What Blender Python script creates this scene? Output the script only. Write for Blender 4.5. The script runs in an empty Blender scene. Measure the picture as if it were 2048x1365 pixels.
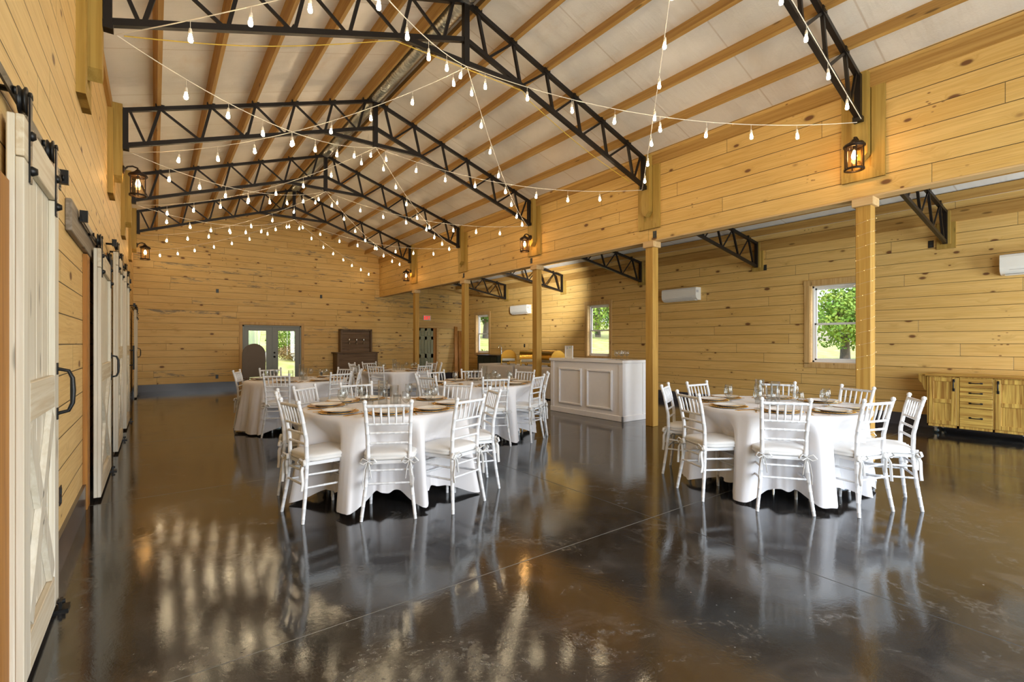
import bpy, bmesh, math, random
from math import sin, cos, pi, radians, atan2, sqrt, hypot
from mathutils import Vector, Matrix, Euler
random.seed(7)
S = bpy.context.scene
COL = S.collection
# ------------------------------------------------------------------ camera
TH = radians(36.563)
cam = bpy.data.cameras.new('camera'); camo = bpy.data.objects.new('camera', cam); COL.objects.link(camo)
cam.sensor_width = 36.0; cam.lens = 36.0 * 963.8 / 2048
cam.shift_y = (687.07 - 682.5) / 2048
camo.location = (0, 0, 1.36); camo.rotation_euler = (pi / 2, 0, -TH)
cam.clip_end = 300; cam.clip_start = 0.02
S.camera = camo
# ------------------------------------------------------------------ world, lights, exposure
S.view_settings.view_transform = 'Standard'; S.view_settings.look = 'None'
S.view_settings.gamma = 1; S.view_settings.use_curve_mapping = False
S.view_settings.exposure = 0.8
S.cycles.use_denoising = True
S.cycles.max_bounces = 9; S.cycles.diffuse_bounces = 6; S.cycles.glossy_bounces = 4
S.cycles.transparent_max_bounces = 24; S.cycles.transmission_bounces = 6
S.cycles.sample_clamp_indirect = 6.0
S.cycles.caustics_reflective = False; S.cycles.caustics_refractive = False
w = bpy.data.worlds.new('sky'); S.world = w; w.use_nodes = True
wn = w.node_tree.nodes; wl = w.node_tree.links
bg = wn['Background']
sky = wn.new('ShaderNodeTexSky'); sky.sky_type = 'NISHITA'; sky.sun_elevation = radians(48); sky.sun_rotation = radians(150)
sky.sun_disc = False; sky.air_density = 1.0; sky.dust_density = 2.5
wl.new(sky.outputs[0], bg.inputs[0]); bg.inputs[1].default_value = 0.38
sun = bpy.data.lights.new('sun', 'SUN'); sun.energy = 2.6; sun.angle = radians(1.0); sun.color = (1, .95, .85)
so = bpy.data.objects.new('sun', sun); COL.objects.link(so); so.rotation_euler = (0, radians(-40), 0)
def area(name, loc, rot, sx, sy, power, color):
    l = bpy.data.lights.new(name, 'AREA'); l.shape = 'RECTANGLE'; l.size = sx; l.size_y = sy; l.energy = power; l.color = color
    o = bpy.data.objects.new(name, l); COL.objects.link(o); o.location = loc; o.rotation_euler = rot
    return o
# daylight through the open barn doorways of the front wall (behind the camera)
area('daylight_main_doorway', (3.2, -2.35, 1.75), (radians(90), 0, 0), 5.0, 3.0, 190, (.86, .94, 1))
area('daylight_aisle_doorway', (8.4, -2.35, 1.25), (radians(90), 0, 0), 2.2, 2.2, 125, (.86, .94, 1))

# ------------------------------------------------------------------ key dimensions
WL, WR, WB, WF = -.47, 10.10, 16.85, -2.0       # wall faces: left, right, back, front
XU = 6.53                                        # face of the upper wall over the posts
XK, ZK = 3.018, 5.484                            # ridge line, top chord apex height
SL = .334                                        # roof pitch
TY = [2.037 + 2.971 * k for k in range(5)]       # truss positions A..E
HL, HR = XK + .30, 6.36 - XK
def ztop(x): return ZK - SL * abs(x - XK)
def sztop(x): return 3.43 + .16 * (10.05 - x)
# ------------------------------------------------------------------ mesh helpers
class MB:
    def __init__(s): s.v = []; s.f = []; s.sm = []
    def add(s, vs, fs, smooth=False):
        b = len(s.v); s.v += [tuple(p) for p in vs]; s.f += [tuple(b + i for i in f) for f in fs]; s.sm += [smooth] * len(fs); return s
    def box(s, x0, x1, y0, y1, z0, z1, M=None):
        vs = [(x, y, z) for z in (z0, z1) for y in (y0, y1) for x in (x0, x1)]
        if M is not None: vs = [tuple(M @ Vector(p)) for p in vs]
        return s.add(vs, [(0, 2, 3, 1), (4, 5, 7, 6), (0, 1, 5, 4), (2, 6, 7, 3), (0, 4, 6, 2), (1, 3, 7, 5)])
    def bbox(s, x0, x1, y0, y1, z0, z1, b=.004, M=None):    # box with chamfered edges
        b = min(b, (x1 - x0) * .45, (y1 - y0) * .45, (z1 - z0) * .45)
        bm = bmesh.new(); bmesh.ops.create_cube(bm, size=1)
        for v in bm.verts: v.co = Vector(((x0 + x1) / 2 + v.co.x * (x1 - x0), (y0 + y1) / 2 + v.co.y * (y1 - y0), (z0 + z1) / 2 + v.co.z * (z1 - z0)))
        bmesh.ops.bevel(bm, geom=bm.edges[:], offset=b, segments=1, affect='EDGES')
        if M is not None: bmesh.ops.transform(bm, matrix=M, verts=bm.verts)
        bm.verts.index_update()
        s.add([v.co[:] for v in bm.verts], [[v.index for v in f.verts] for f in bm.faces]); bm.free(); return s
    def beam(s, a, b, wx, wy, up=(0, 0, 1)):                # rectangular bar from a to b
        a = Vector(a); b = Vector(b); d = (b - a).normalized(); u = Vector(up)
        if abs(d.dot(u)) > .99: u = Vector((0, 1, 0))
        r = d.cross(u).normalized(); u = r.cross(d).normalized()
        vs = [p + r * sx * wx / 2 + u * sy * wy / 2 for p in (a, b) for sx, sy in ((-1, -1), (1, -1), (1, 1), (-1, 1))]
        return s.add([p[:] for p in vs], [(0, 1, 2, 3), (7, 6, 5, 4), (0, 4, 5, 1), (1, 5, 6, 2), (2, 6, 7, 3), (3, 7, 4, 0)])
    def tube(s, pts, rad, n=8, cap=True, flat=1.0):
        pts = [Vector(p) for p in pts]; m = len(pts)
        if not isinstance(rad, (list, tuple)): rad = [rad] * m
        t0 = (pts[1] - pts[0]).normalized(); ref = Vector((0, 0, 1)) if abs(t0.z) < .9 else Vector((1, 0, 0))
        r = t0.cross(ref).normalized(); vs = []
        for i, p in enumerate(pts):
            t = (pts[min(i + 1, m - 1)] - pts[max(i - 1, 0)])
            t = t.normalized() if t.length > 1e-9 else t0
            r = (r - t * r.dot(t)).normalized(); u = t.cross(r)
            vs += [(p + (r * cos(2 * pi * k / n) + u * sin(2 * pi * k / n) * flat) * rad[i])[:] for k in range(n)]
        fs = [(i * n + k, i * n + (k + 1) % n, (i + 1) * n + (k + 1) % n, (i + 1) * n + k) for i in range(m - 1) for k in range(n)]
        s.add(vs, fs, True)
        if cap: s.add([vs[k] for k in range(n)], [tuple(range(n))[::-1]]); s.add([vs[-n + k] for k in range(n)], [tuple(range(n))])
        return s
    def lathe(s, prof, o=(0, 0, 0), n=20, M=None):          # prof: (r, z)
        vs = [(o[0] + r * cos(2 * pi * k / n), o[1] + r * sin(2 * pi * k / n), o[2] + z) for r, z in prof for k in range(n)]
        if M is not None: vs = [tuple(M @ Vector(p)) for p in vs]
        fs = [(i * n + k, i * n + (k + 1) % n, (i + 1) * n + (k + 1) % n, (i + 1) * n + k) for i in range(len(prof) - 1) for k in range(n)]
        return s.add(vs, fs, True)
    def prism(s, poly, a0, a1, axis='y'):                   # poly in the two other axes, extruded along axis
        n = len(poly)
        def P(p, a): return {'y': (p[0], a, p[1]), 'x': (a, p[0], p[1]), 'z': (p[0], p[1], a)}[axis]
        vs = [P(p, a0) for p in poly] + [P(p, a1) for p in poly]
        return s.add(vs, [tuple(range(n))[::-1], tuple(range(n, 2 * n))] + [(i, (i + 1) % n, n + (i + 1) % n, n + i) for i in range(n)])
    def mesh(s, name, mats):
        me = bpy.data.meshes.new(name); me.from_pydata(s.v, [], s.f)
        me.polygons.foreach_set('use_smooth', s.sm)
        for m in (mats if isinstance(mats, (list, tuple)) else [mats]): me.materials.append(m)
        bm = bmesh.new(); bm.from_mesh(me); bmesh.ops.recalc_face_normals(bm, faces=bm.faces[:]); bm.to_mesh(me); bm.free()
        return me
def obj(name, mb, mat, parent=None, loc=None, rot=None):
    me = mb if isinstance(mb, bpy.types.Mesh) else mb.mesh(name, mat)
    o = bpy.data.objects.new(name, me); COL.objects.link(o)
    if parent is not None: o.parent = parent
    if loc is not None: o.location = loc
    if rot is not None: o.rotation_euler = rot
    return o
def tag(o, label, cat, group=None, kind=None):
    o['label'] = label; o['category'] = cat
    if group: o['group'] = group
    if kind: o['kind'] = kind
    return o
def thing(name, label, cat, loc=(0, 0, 0), rz=0, group=None):
    o = bpy.data.objects.new(name, None); COL.objects.link(o); o.location = loc; o.rotation_euler = (0, 0, rz)
    o.empty_display_size = .1
    return tag(o, label, cat, group)
def struct(name, mb, mat, parent=None, loc=None):
    o = obj(name, mb, mat, parent, loc)
    if parent is None: o['kind'] = 'structure'
    return o
def dup(root, loc, rz, label=None, group=None):
    r = root.copy(); COL.objects.link(r); r.location = loc; r.rotation_euler = (0, 0, rz)
    if label: r['label'] = label
    if group: r['group'] = group
    for ch in list(root.children):
        c = ch.copy(); COL.objects.link(c); c.parent = r
        for g in list(ch.children):
            d = g.copy(); COL.objects.link(d); d.parent = c
    return r
# ------------------------------------------------------------------ node helpers
class NT:
    def __init__(s, name):
        s.m = bpy.data.materials.new(name); s.m.use_nodes = True; s.t = s.m.node_tree; s.b = s.t.nodes['Principled BSDF']; s.out = s.t.nodes['Material Output']
    def n(s, ty, **kw):
        x = s.t.nodes.new(ty)
        for k, v in kw.items(): setattr(x, k, v)
        return x
    def put(s, sock, v):
        if isinstance(v, bpy.types.NodeSocket): s.t.links.new(v, sock)
        elif v is not None: sock.default_value = v
    def math(s, op, a, b=None, c=None, clamp=False):
        x = s.n('ShaderNodeMath', operation=op); x.use_clamp = clamp
        s.put(x.inputs[0], a); s.put(x.inputs[1], b); s.put(x.inputs[2], c); return x.outputs[0]
    def xyz(s, v):
        x = s.n('ShaderNodeSeparateXYZ'); s.put(x.inputs[0], v); return x.outputs
    def comb(s, a=0., b=0., c=0.):
        x = s.n('ShaderNodeCombineXYZ'); s.put(x.inputs[0], a); s.put(x.inputs[1], b); s.put(x.inputs[2], c); return x.outputs[0]
    def noise(s, v, scale=1., detail=4., rough=.55, dist=0.):
        x = s.n('ShaderNodeTexNoise'); s.put(x.inputs['Vector'], v); x.inputs['Scale'].default_value = scale
        x.inputs['Detail'].default_value = detail; x.inputs['Roughness'].default_value = rough; x.inputs['Distortion'].default_value = dist; return x.outputs['Fac']
    def vor(s, v, scale=1., rand=1., feature='F1'):
        x = s.n('ShaderNodeTexVoronoi', feature=feature); s.put(x.inputs['Vector'], v); x.inputs['Scale'].default_value = scale; x.inputs['Randomness'].default_value = rand; return x
    def white(s, v):
        x = s.n('ShaderNodeTexWhiteNoise', noise_dimensions='3D'); s.put(x.inputs['Vector'], v); return x.outputs
    def ramp(s, f, stops):
        x = s.n('ShaderNodeValToRGB'); s.put(x.inputs[0], f); e = x.color_ramp.elements
        while len(e) < len(stops): e.new(.5)
        for i, (p, c) in enumerate(stops): e[i].position = p; e[i].color = (*c, 1) if len(c) == 3 else c
        return x.outputs[0]
    def maprange(s, f, a, b, c=0., d=1.):
        x = s.n('ShaderNodeMapRange', interpolation_type='SMOOTHSTEP'); s.put(x.inputs[0], f)
        for i, v in enumerate((a, b, c, d)): x.inputs[1 + i].default_value = v
        return x.outputs[0]
    def mix(s, f, a, b, blend='MIX'):
        x = s.n('ShaderNodeMix', data_type='RGBA', blend_type=blend); s.put(x.inputs[0], f)
        s.put(x.inputs[6], (*a, 1) if isinstance(a, tuple) and len(a) == 3 else a); s.put(x.inputs[7], (*b, 1) if isinstance(b, tuple) and len(b) == 3 else b); return x.outputs[2]
    def bump(s, h, strength=.3, dist=.01, nrm=None):
        x = s.n('ShaderNodeBump'); x.inputs['Strength'].default_value = strength; x.inputs['Distance'].default_value = dist; s.put(x.inputs['Height'], h)
        if nrm is not None: s.put(x.inputs['Normal'], nrm)
        return x.outputs[0]
    def fin(s, color=None, rough=None, metal=None, normal=None, **kw):
        for k, v in (('Base Color', color), ('Roughness', rough), ('Metallic', metal), ('Normal', normal)):
            if isinstance(v, tuple) and len(v) == 3: v = (*v, 1)
            if v is not None: s.put(s.b.inputs[k], v)
        for k, v in kw.items(): s.put(s.b.inputs[k.replace('_', ' ')], v)
        return s.m
def plain(name, c, rough=.5, metal=0., var=.08, scale=14., **kw):
    t = NT(name); co = t.n('ShaderNodeTexCoord').outputs['Object']
    f = t.noise(co, scale, 3); a = tuple(min(1, x * (1 + var)) for x in c); b = tuple(x * (1 - var) for x in c)
    return t.fin(t.mix(f, b, a), rough, metal, **kw)
def pine(name, axis, light=(.78, .53, .20), dark=(.63, .38, .105), H=.193, Lb=3.6, stain=0., seed=0., z0=.0, white=None):
    """horizontal shiplap boards: grooves, butt joints, grain, knots, per-board tone"""
    t = NT(name); pos = t.n('ShaderNodeNewGeometry').outputs['Position']; x, y, z = t.xyz(pos)
    u = y if axis == 'y' else x
    zz = t.math('ADD', t.math('DIVIDE', t.math('SUBTRACT', z, z0), H), seed * 7.)
    row = t.math('FLOOR', zz); fz = t.math('FRACT', zz)
    r1 = t.white(t.comb(row, seed, 3.1))[0]
    uu = t.math('ADD', t.math('DIVIDE', u, Lb), t.math('MULTIPLY', r1, 7.))
    colm = t.math('FLOOR', uu); fu = t.math('FRACT', uu)
    bid = t.comb(row, colm, seed); rb = t.white(bid); rv = rb[0]; rx, ry, rz = t.xyz(rb[1])
    # knots
    kv = t.comb(t.math('ADD', t.math('MULTIPLY', u, 2.9), t.math('MULTIPLY', rx, 9.)), t.math('ADD', t.math('MULTIPLY', z, 5.6), t.math('MULTIPLY', ry, 9.)), t.math('MULTIPLY', row, 3.7))
    vo = t.vor(kv, 1.0); kd = vo.outputs['Distance']; kr = t.xyz(vo.outputs['Color'])[0]
    size = t.maprange(kr, .35, 1., .05, .19)
    kn = t.maprange(t.math('DIVIDE', kd, t.math('ADD', size, .01)), .55, 1.1, 1., 0.)
    kn = t.math('MULTIPLY', kn, t.maprange(kr, .35, .40, 0., 1.))
    halo = t.maprange(kd, .05, .40, .55, 0.)
    # grain
    gw = t.math('ADD', t.math('MULTIPLY', z, 30.), t.math('MULTIPLY', t.math('MULTIPLY', halo, kr), 5.))
    gv = t.comb(t.math('ADD', t.math('MULTIPLY', u, .7), t.math('MULTIPLY', rx, 33.)), t.math('ADD', gw, t.math('MULTIPLY', ry, 33.)), rz)
    g1 = t.noise(gv, 1.6, 5, .6, .6); g2 = t.noise(t.comb(t.math('MULTIPLY', u, 3.), t.math('MULTIPLY', z, 160.), rv), 1., 2)
    big = t.noise(t.comb(t.math('MULTIPLY', u, .8), t.math('MULTIPLY', z, 4.), t.math('MULTIPLY', rv, 20.)), 1., 2)
    f = t.math('ADD', t.math('MULTIPLY', t.maprange(g1, .36, .64), .55), t.math('MULTIPLY', t.maprange(rv, 0., 1.), .30))
    f = t.math('ADD', f, t.math('MULTIPLY', t.math('SUBTRACT', big, .5), .5), clamp=True)
    c = t.mix(f, light, dark)
    c = t.mix(t.math('MULTIPLY', t.maprange(g2, .5, .75), .34), c, (.33, .16, .05))
    c = t.mix(t.math('MULTIPLY', t.math('MULTIPLY', halo, t.maprange(kr, .35, .45)), .75), c, tuple(v * .8 for v in dark))
    if white is not None: c = t.mix(white[1], c, white[0])
    c = t.mix(t.math('MULTIPLY', kn, .9), c, (.13, .045, .018))
    if stain:
        sv = t.comb(t.math('MULTIPLY', u, 1.1), t.math('ADD', t.math('MULTIPLY', z, 7.), t.math('MULTIPLY', ry, 5.)), t.math('MULTIPLY', rv, 9.))
        sf = t.maprange(t.noise(sv, 1.3, 8, .75, .5), .52, .62)
        sf = t.math('MULTIPLY', t.math('MULTIPLY', sf, t.maprange(rz, 1. - stain, 1. - stain + .05)), .75)
        c = t.mix(sf, c, (.13, .13, .12))
    # whorls of smaller knots stacked across the boards
    wv_ = t.vor(t.comb(t.math('ADD', t.math('MULTIPLY', u, 13.), t.math('MULTIPLY', rx, 5.)), t.math('MULTIPLY', z, 24.), seed), 1.)
    wm = t.maprange(t.noise(t.comb(t.math('ADD', t.math('MULTIPLY', u, 1.9), t.math('MULTIPLY', t.math('FLOOR', t.math('DIVIDE', row, 2.)), 5.3)), seed, 0.), 1., 1), .60, .66)
    sk = t.math('MULTIPLY', t.math('MULTIPLY', t.maprange(wv_.outputs['Distance'], .13, .30, 1., 0.), t.maprange(t.xyz(wv_.outputs['Color'])[0], .45, .5)), wm)
    c = t.mix(t.math('MULTIPLY', sk, .8), c, (.17, .06, .022))
    gr = t.math('MINIMUM', t.maprange(fz, .010, .040), t.maprange(fz, .985, 1.0, 1., 0.))
    gr = t.math('MINIMUM', gr, t.maprange(fu, .0, .0025))
    c = t.mix(t.math('SUBTRACT', 1., gr), c, (.035, .018, .006))
    h = t.math('ADD', gr, t.math('MULTIPLY', g1, .04))
    return t.fin(c, .52, None, t.bump(h, .5, .006), Specular_IOR_Level=.35)
def timber(name, light, dark, axis='z', rough=.55, knots=True, sc=1., white=None):
    """solid wood stock with grain along an object axis"""
    t = NT(name); co = t.n('ShaderNodeTexCoord').outputs['Object']
    oi = t.n('ShaderNodeObjectInfo').outputs['Random']
    x, y, z = t.xyz(co); d = {'x': x, 'y': y, 'z': z}; k = {a: (.8 if a == axis else 24.) for a in 'xyz'}
    off = t.math('MULTIPLY', oi, 40.)
    v = t.comb(*[t.math('ADD', t.math('MULTIPLY', d[a], k[a] * sc), off) for a in 'xyz'])
    g = t.noise(v, 1.2, 5, .6, .7)
    c = t.mix(t.maprange(g, .32, .68), light, dark)
    v2 = t.comb(*[t.math('ADD', t.math('MULTIPLY', d[a], (2.2 if a == axis else 9.) * sc), off) for a in 'xyz'])
    if knots:
        vo = t.vor(v2, 1.); kd = vo.outputs['Distance']
        kn = t.math('MULTIPLY', t.maprange(kd, .08, .17, 1., 0.), t.maprange(t.xyz(vo.outputs['Color'])[0], .6, .7))
        c = t.mix(t.math('MULTIPLY', kn, .8), c, tuple(q * .25 for q in dark))
    big = t.noise(v2, .35, 2)
    c = t.mix(t.math('MULTIPLY', big, .35), c, dark)
    return t.fin(c, rough, None, t.bump(g, .12, .004), Specular_IOR_Level=.35)
def glassy(name, tint=(1, 1, 1), ior=1.45, rough=0., boost=1.):
    t = NT(name); t.t.nodes.remove(t.b)
    tr = t.n('ShaderNodeBsdfTransparent'); tr.inputs[0].default_value = (*tint, 1)
    gl = t.n('ShaderNodeBsdfGlossy'); gl.inputs['Roughness'].default_value = rough
    fr = t.n('ShaderNodeLayerWeight'); fr.inputs[0].default_value = .5
    mx = t.n('ShaderNodeMixShader'); t.put(mx.inputs[0], t.math('MULTIPLY_ADD', t.math('POWER', fr.outputs[1], 3.), .42 * boost, .035, clamp=True)); t.t.links.new(tr.outputs[0], mx.inputs[1]); t.t.links.new(gl.outputs[0], mx.inputs[2])
    t.t.links.new(mx.outputs[0], t.out.inputs[0]); return t.m
def emis(name, c, s):
    t = NT(name); t.fin(c, .4); t.b.inputs['Emission Color'].default_value = (*c, 1); t.b.inputs['Emission Strength'].default_value = s; return t.m
# ------------------------------------------------------------------ materials
M = {}
M['pine_y'] = pine('pine_boards_along_y', 'y')
M['pine_left'] = pine('pine_boards_left', 'y', (.78, .56, .25), (.66, .42, .15), seed=2.)
M['pine_up'] = pine('pine_boards_upper', 'y', (.74, .50, .18), (.60, .35, .09), seed=5., H=.205, z0=3.04)
M['pine_x'] = pine('pine_boards_back', 'x', (.76, .54, .22), (.62, .38, .11), Lb=3.0, stain=.25, seed=9.)
M['trim'] = timber('pine_trim', (.66, .45, .20), (.52, .31, .11))
M['trim_y'] = timber('pine_trim_y', (.66, .48, .26), (.56, .36, .16), 'y')
M['trim_x'] = timber('pine_trim_x', (.66, .45, .20), (.52, .31, .11), 'x')
M['post'] = timber('post_wood', (.56, .34, .08), (.40, .21, .04))
M['treated'] = timber('treated_wood', (.48, .32, .08), (.36, .22, .045))
M['purlin'] = timber('purlin_wood', (.54, .33, .10), (.38, .20, .05), 'y')
M['jamb'] = timber('jamb_wood', (.46, .21, .04), (.3, .12, .02))
M['whitewash'] = timber('whitewashed_pine', (.74, .70, .60), (.60, .54, .42), knots=True)
M['whitewash_h'] = timber('whitewashed_pine_y', (.76, .71, .58), (.58, .48, .33), 'y')
M['greywood'] = timber('weathered_board', (.30, .26, .21), (.18, .14, .10), 'y')
M['darkwood'] = timber('dark_barn_wood', (.22, .14, .08), (.11, .065, .035), 'x')
M['darkwood_z'] = timber('dark_barn_wood_z', (.24, .16, .09), (.12, .075, .045), 'z')
M['rustic'] = timber('rustic_yellow_wood', (.78, .54, .13), (.33, .16, .03), 'z', .5, False, 1.2)
M['rustic_y'] = timber('rustic_yellow_wood_y', (.78, .54, .13), (.33, .16, .03), 'y', .5, False, 1.2)
M['black'] = plain('black_metal', (.018, .014, .012), .42, .5)
M['blackiron'] = plain('black_iron', (.02, .02, .02), .38, .6)
M['blackplastic'] = plain('black_plastic', (.018, .012, .012), .4)
M['white'] = plain('white_paint', (.72, .73, .75), .35, 0, .03)
M['whitebar'] = plain('white_bar_paint', (.80, .78, .78), .42, 0, .03)
M['plastic'] = plain('white_plastic', (.82, .81, .77), .4, 0, .03)
M['vinyl'] = plain('white_vinyl', (.82, .84, .86), .35, 0, .02)
M['cordw'] = plain('white_cord', (.80, .74, .64), .6, 0, .03)
M['cordy'] = plain('yellow_cord', (.65, .45, .05), .5, 0, .03)
M['bronze'] = plain('dark_bronze', (.035, .02, .012), .45, .6)
M['gold'] = plain('gold_metal', (.85, .52, .12), .22, 1., .05)
M['goldrim'] = plain('gold_charger', (.75, .42, .10), .25, .9, .1)
M['goldglass'] = plain('polished_brass', (.80, .50, .11), .14, 1., .05)
M['silver'] = plain('polished_steel', (.75, .78, .78), .15, 1., .02)
M['china'] = plain('white_china', (.82, .82, .81), .3, 0, .02)
M['green_door'] = plain('grey_green_door_paint', (.19, .20, .17), .4, 0, .05)
M['panel_door'] = plain('olive_door_paint', (.27, .28, .18), .35, 0, .05)
M['cabinet'] = plain('dark_green_cabinet', (.012, .022, .018), .3, 0, .1)
M['board'] = plain('brown_chalkboard_back', (.12, .09, .065), .6, 0, .1)
M['base'] = plain('dark_grey_baseboard', (.060, .055, .064), .22, 0, .15, 3.)
M['rubber'] = plain('rubber', (.02, .03, .03), .4)
M['paper'] = plain('paper', (.82, .82, .8), .5, 0, .02)
M['red'] = plain('red_paint', (.45, .06, .03), .5)
M['redtext'] = emis('exit_sign_red', (.8, .015, .01), .7)
M['inkb'] = plain('blue_ink', (.25, .32, .65), .6); M['inkg'] = plain('green_ink', (.15, .5, .3), .6); M['inkk'] = plain('grey_ink', (.42, .42, .45), .6)
M['bulb'] = emis('warm_bulb_glass', (1, .76, .46), 50.)
M['flame'] = emis('lantern_filament', (1, .58, .22), 60.)
M['fairy'] = emis('fairy_bulb', (1, .62, .25), 3.)
M['glass'] = glassy('clear_glass', (.95, .96, .96), 1.5, .02, 2.4)
M['pane'] = glassy('window_glass', (.97, .98, .97), 1.45, 0.)
M['seeded'] = glassy('amber_seeded_glass', (.98, .86, .66), 1.5, .15, 2.)
# fabric
def fabric(name, c, c2):
    t = NT(name); co = t.n('ShaderNodeTexCoord').outputs['Object']; f = t.noise(co, 3.5, 3)
    wv = t.noise(co, 260., 2)
    return t.fin(t.mix(f, c, c2), .85, None, t.bump(wv, .08, .002), Sheen_Weight=.15)
M['cloth'] = fabric('white_tablecloth', (.77, .755, .765), (.70, .685, .70)); M['cushion'] = fabric('white_cushion', (.73, .725, .715), (.68, .67, .65))
# floor
def floor_mat():
    t = NT('stained_sealed_concrete'); pos = t.n('ShaderNodeNewGeometry').outputs['Position']; x, y, z = t.xyz(pos)
    n1 = t.noise(pos, .55, 6, .62, .8); n2 = t.noise(pos, 3.2, 7, .68, .6); n3 = t.noise(pos, 34., 4, .7)
    c = t.mix(t.maprange(n1, .38, .62), (.022, .016, .012), (.020, .022, .024))
    c = t.mix(t.math('MULTIPLY', t.maprange(n2, .50, .72), .75), c, (.060, .053, .047))
    c = t.mix(t.math('MULTIPLY', t.maprange(n2, .46, .30), .5), c, (.010, .008, .006))
    c = t.mix(t.math('MULTIPLY', t.maprange(n3, .58, .8), .35), c, (.14, .13, .12))
    # paint flecks and scuffs
    v = t.vor(pos, 4.5); fl = t.math('MULTIPLY', t.maprange(t.math('ADD', v.outputs['Distance'], t.math('MULTIPLY', t.math('SUBTRACT', n3, .5), .05)), .02, .035, 1., 0.), t.maprange(t.xyz(v.outputs['Color'])[0], .62, .66))
    c = t.mix(t.math('MULTIPLY', fl, .8), c, (.45, .44, .41))
    v2 = t.vor(pos, 13.); f2 = t.math('MULTIPLY', t.maprange(v2.outputs['Distance'], .03, .06, 1., 0.), t.maprange(t.xyz(v2.outputs['Color'])[1], .7, .74)); c = t.mix(t.math('MULTIPLY', f2, .5), c, (.3, .3, .28))
    n4 = t.noise(pos, 1.7, 8, .78, 1.2); pt = t.math('MULTIPLY', t.maprange(n4, .54, .60), t.maprange(n3, .40, .62)); c = t.mix(t.math('MULTIPLY', pt, .55), c, (.10, .098, .094))
    sc = t.noise(t.comb(t.math('MULTIPLY', t.math('ADD', x, y), 22.), t.math('MULTIPLY', t.math('SUBTRACT', x, y), 1.1), 0.), 1., 6, .8, .3)
    scf = t.math('MULTIPLY', t.maprange(sc, .64, .72), t.maprange(n1, .5, .6)); c = t.mix(t.math('MULTIPLY', scf, .25), c, (.16, .155, .15))
    # chalk ring near the camera
    rx = t.math('SUBTRACT', x, 1.985); ry = t.math('SUBTRACT', y, .262)
    rr = t.math('SQRT', t.math('ADD', t.math('MULTIPLY', rx, rx), t.math('MULTIPLY', ry, ry)))
    ring = t.maprange(t.math('ABSOLUTE', t.math('SUBTRACT', rr, .030)), .002, .006, 1., 0.)
    ring = t.math('MULTIPLY', ring, t.maprange(t.noise(pos, 30., 2), .38, .5)); c = t.mix(t.math('MULTIPLY', ring, .8), c, (.5, .5, .48))
    # saw-cut control joints
    def line(s, a, w): return t.maprange(t.math('ABSOLUTE', t.math('SUBTRACT', s, a)), w, w + .002, 1., 0.)
    j = t.math('MAXIMUM', line(x, 3.12, .003), line(x, 7.0, .003)); jy = line(y, 2.37, .0022)
    for k in range(1, 5): jy = t.math('MAXIMUM', jy, line(y, 2.37 + 2.971 * k, .0025))
    c = t.mix(j, c, (.003, .003, .003)); c = t.mix(jy, c, (.12, .12, .115)); jj = t.math('MAXIMUM', j, jy)
    r = t.math('ADD', t.math('MULTIPLY', n2, .10), .02); r = t.math('ADD', r, t.math('MULTIPLY', jj, .5)); r = t.math('ADD', r, t.math('MULTIPLY', t.maprange(n1, .35, .65), .04))
    r = t.math('ADD', r, t.math('MULTIPLY', pt, .14))
    bmp = t.bump(t.math('ADD', t.math('MULTIPLY', n3, .22), t.math('MULTIPLY', n2, .7)), .12, .01)
    return t.fin(c, r, None, bmp, IOR=1.95, Specular_IOR_Level=.5, Specular_Tint=(.86, .94, 1., 1.))
M['floor'] = floor_mat()
def insul(name, c1, c2, c3, rough):
    t = NT(name); pos = t.n('ShaderNodeNewGeometry').outputs['Position']; x, y, z = t.xyz(pos)
    n1 = t.noise(pos, .9, 5, .65, .8); n2 = t.noise(t.comb(t.math('MULTIPLY', x, 3.), t.math('MULTIPLY', y, 1.), 0), .8, 4, .6)
    c = t.mix(t.maprange(n1, .35, .7), c1, c2); c = t.mix(t.math('MULTIPLY', t.maprange(n2, .55, .75), .4), c, c3)
    fy = t.math('FRACT', t.math('DIVIDE', y, 1.22)); sm = t.maprange(t.math('ABSOLUTE', t.math('SUBTRACT', fy, .5)), .004, .01, 1., 0.)
    c = t.mix(t.math('MULTIPLY', sm, .4), c, (.45, .33, .22))
    wv = t.noise(t.comb(t.math('MULTIPLY', x, .8), t.math('MULTIPLY', y, 6.), z), 1., 3); wb = t.noise(pos, 60., 2)
    return t.fin(c, rough, .15, t.bump(t.math('ADD', wv, t.math('MULTIPLY', wb, .08)), .5, .035))
M['insul'] = insul('roof_insulation_foil', (.84, .80, .75), (.74, .70, .65), (.66, .50, .34), .34)
M['insul2'] = insul('aisle_ceiling_panel', (.86, .88, .9), (.8, .83, .85), (.75, .75, .75), .55)
def grass(name, a, b, c3, sc=3.):
    t = NT(name); pos = t.n('ShaderNodeNewGeometry').outputs['Position']
    c = t.mix(t.maprange(t.noise(pos, .35 * sc, 5), .35, .65), a, b); c = t.mix(t.maprange(t.noise(pos, 9. * sc, 4, .7), .5, .7), c, c3)
    return t.fin(c, .9)
M['grass'] = grass('lawn', (.26, .30, .06), (.48, .43, .17), (.16, .25, .03))
M['leaf'] = grass('tree_leaves', (.13, .26, .03), (.30, .38, .06), (.05, .13, .02), 1.5)
M['leafd'] = grass('dark_leaves', (.04, .11, .02), (.12, .22, .03), (.02, .05, .01), 1.5)
M['drybush'] = grass('dry_grass', (.35, .28, .12), (.25, .16, .08), (.5, .42, .2), 3.)
M['bark'] = timber('bark', (.16, .12, .09), (.07, .05, .04))
M['stone'] = plain('stone', (.45, .43, .4), .8, 0, .3, 4.)
def ductmat():
    t = NT('galvanised_steel'); return t.fin((.52, .54, .52), .28, .95)
M['galv'] = ductmat()
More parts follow.
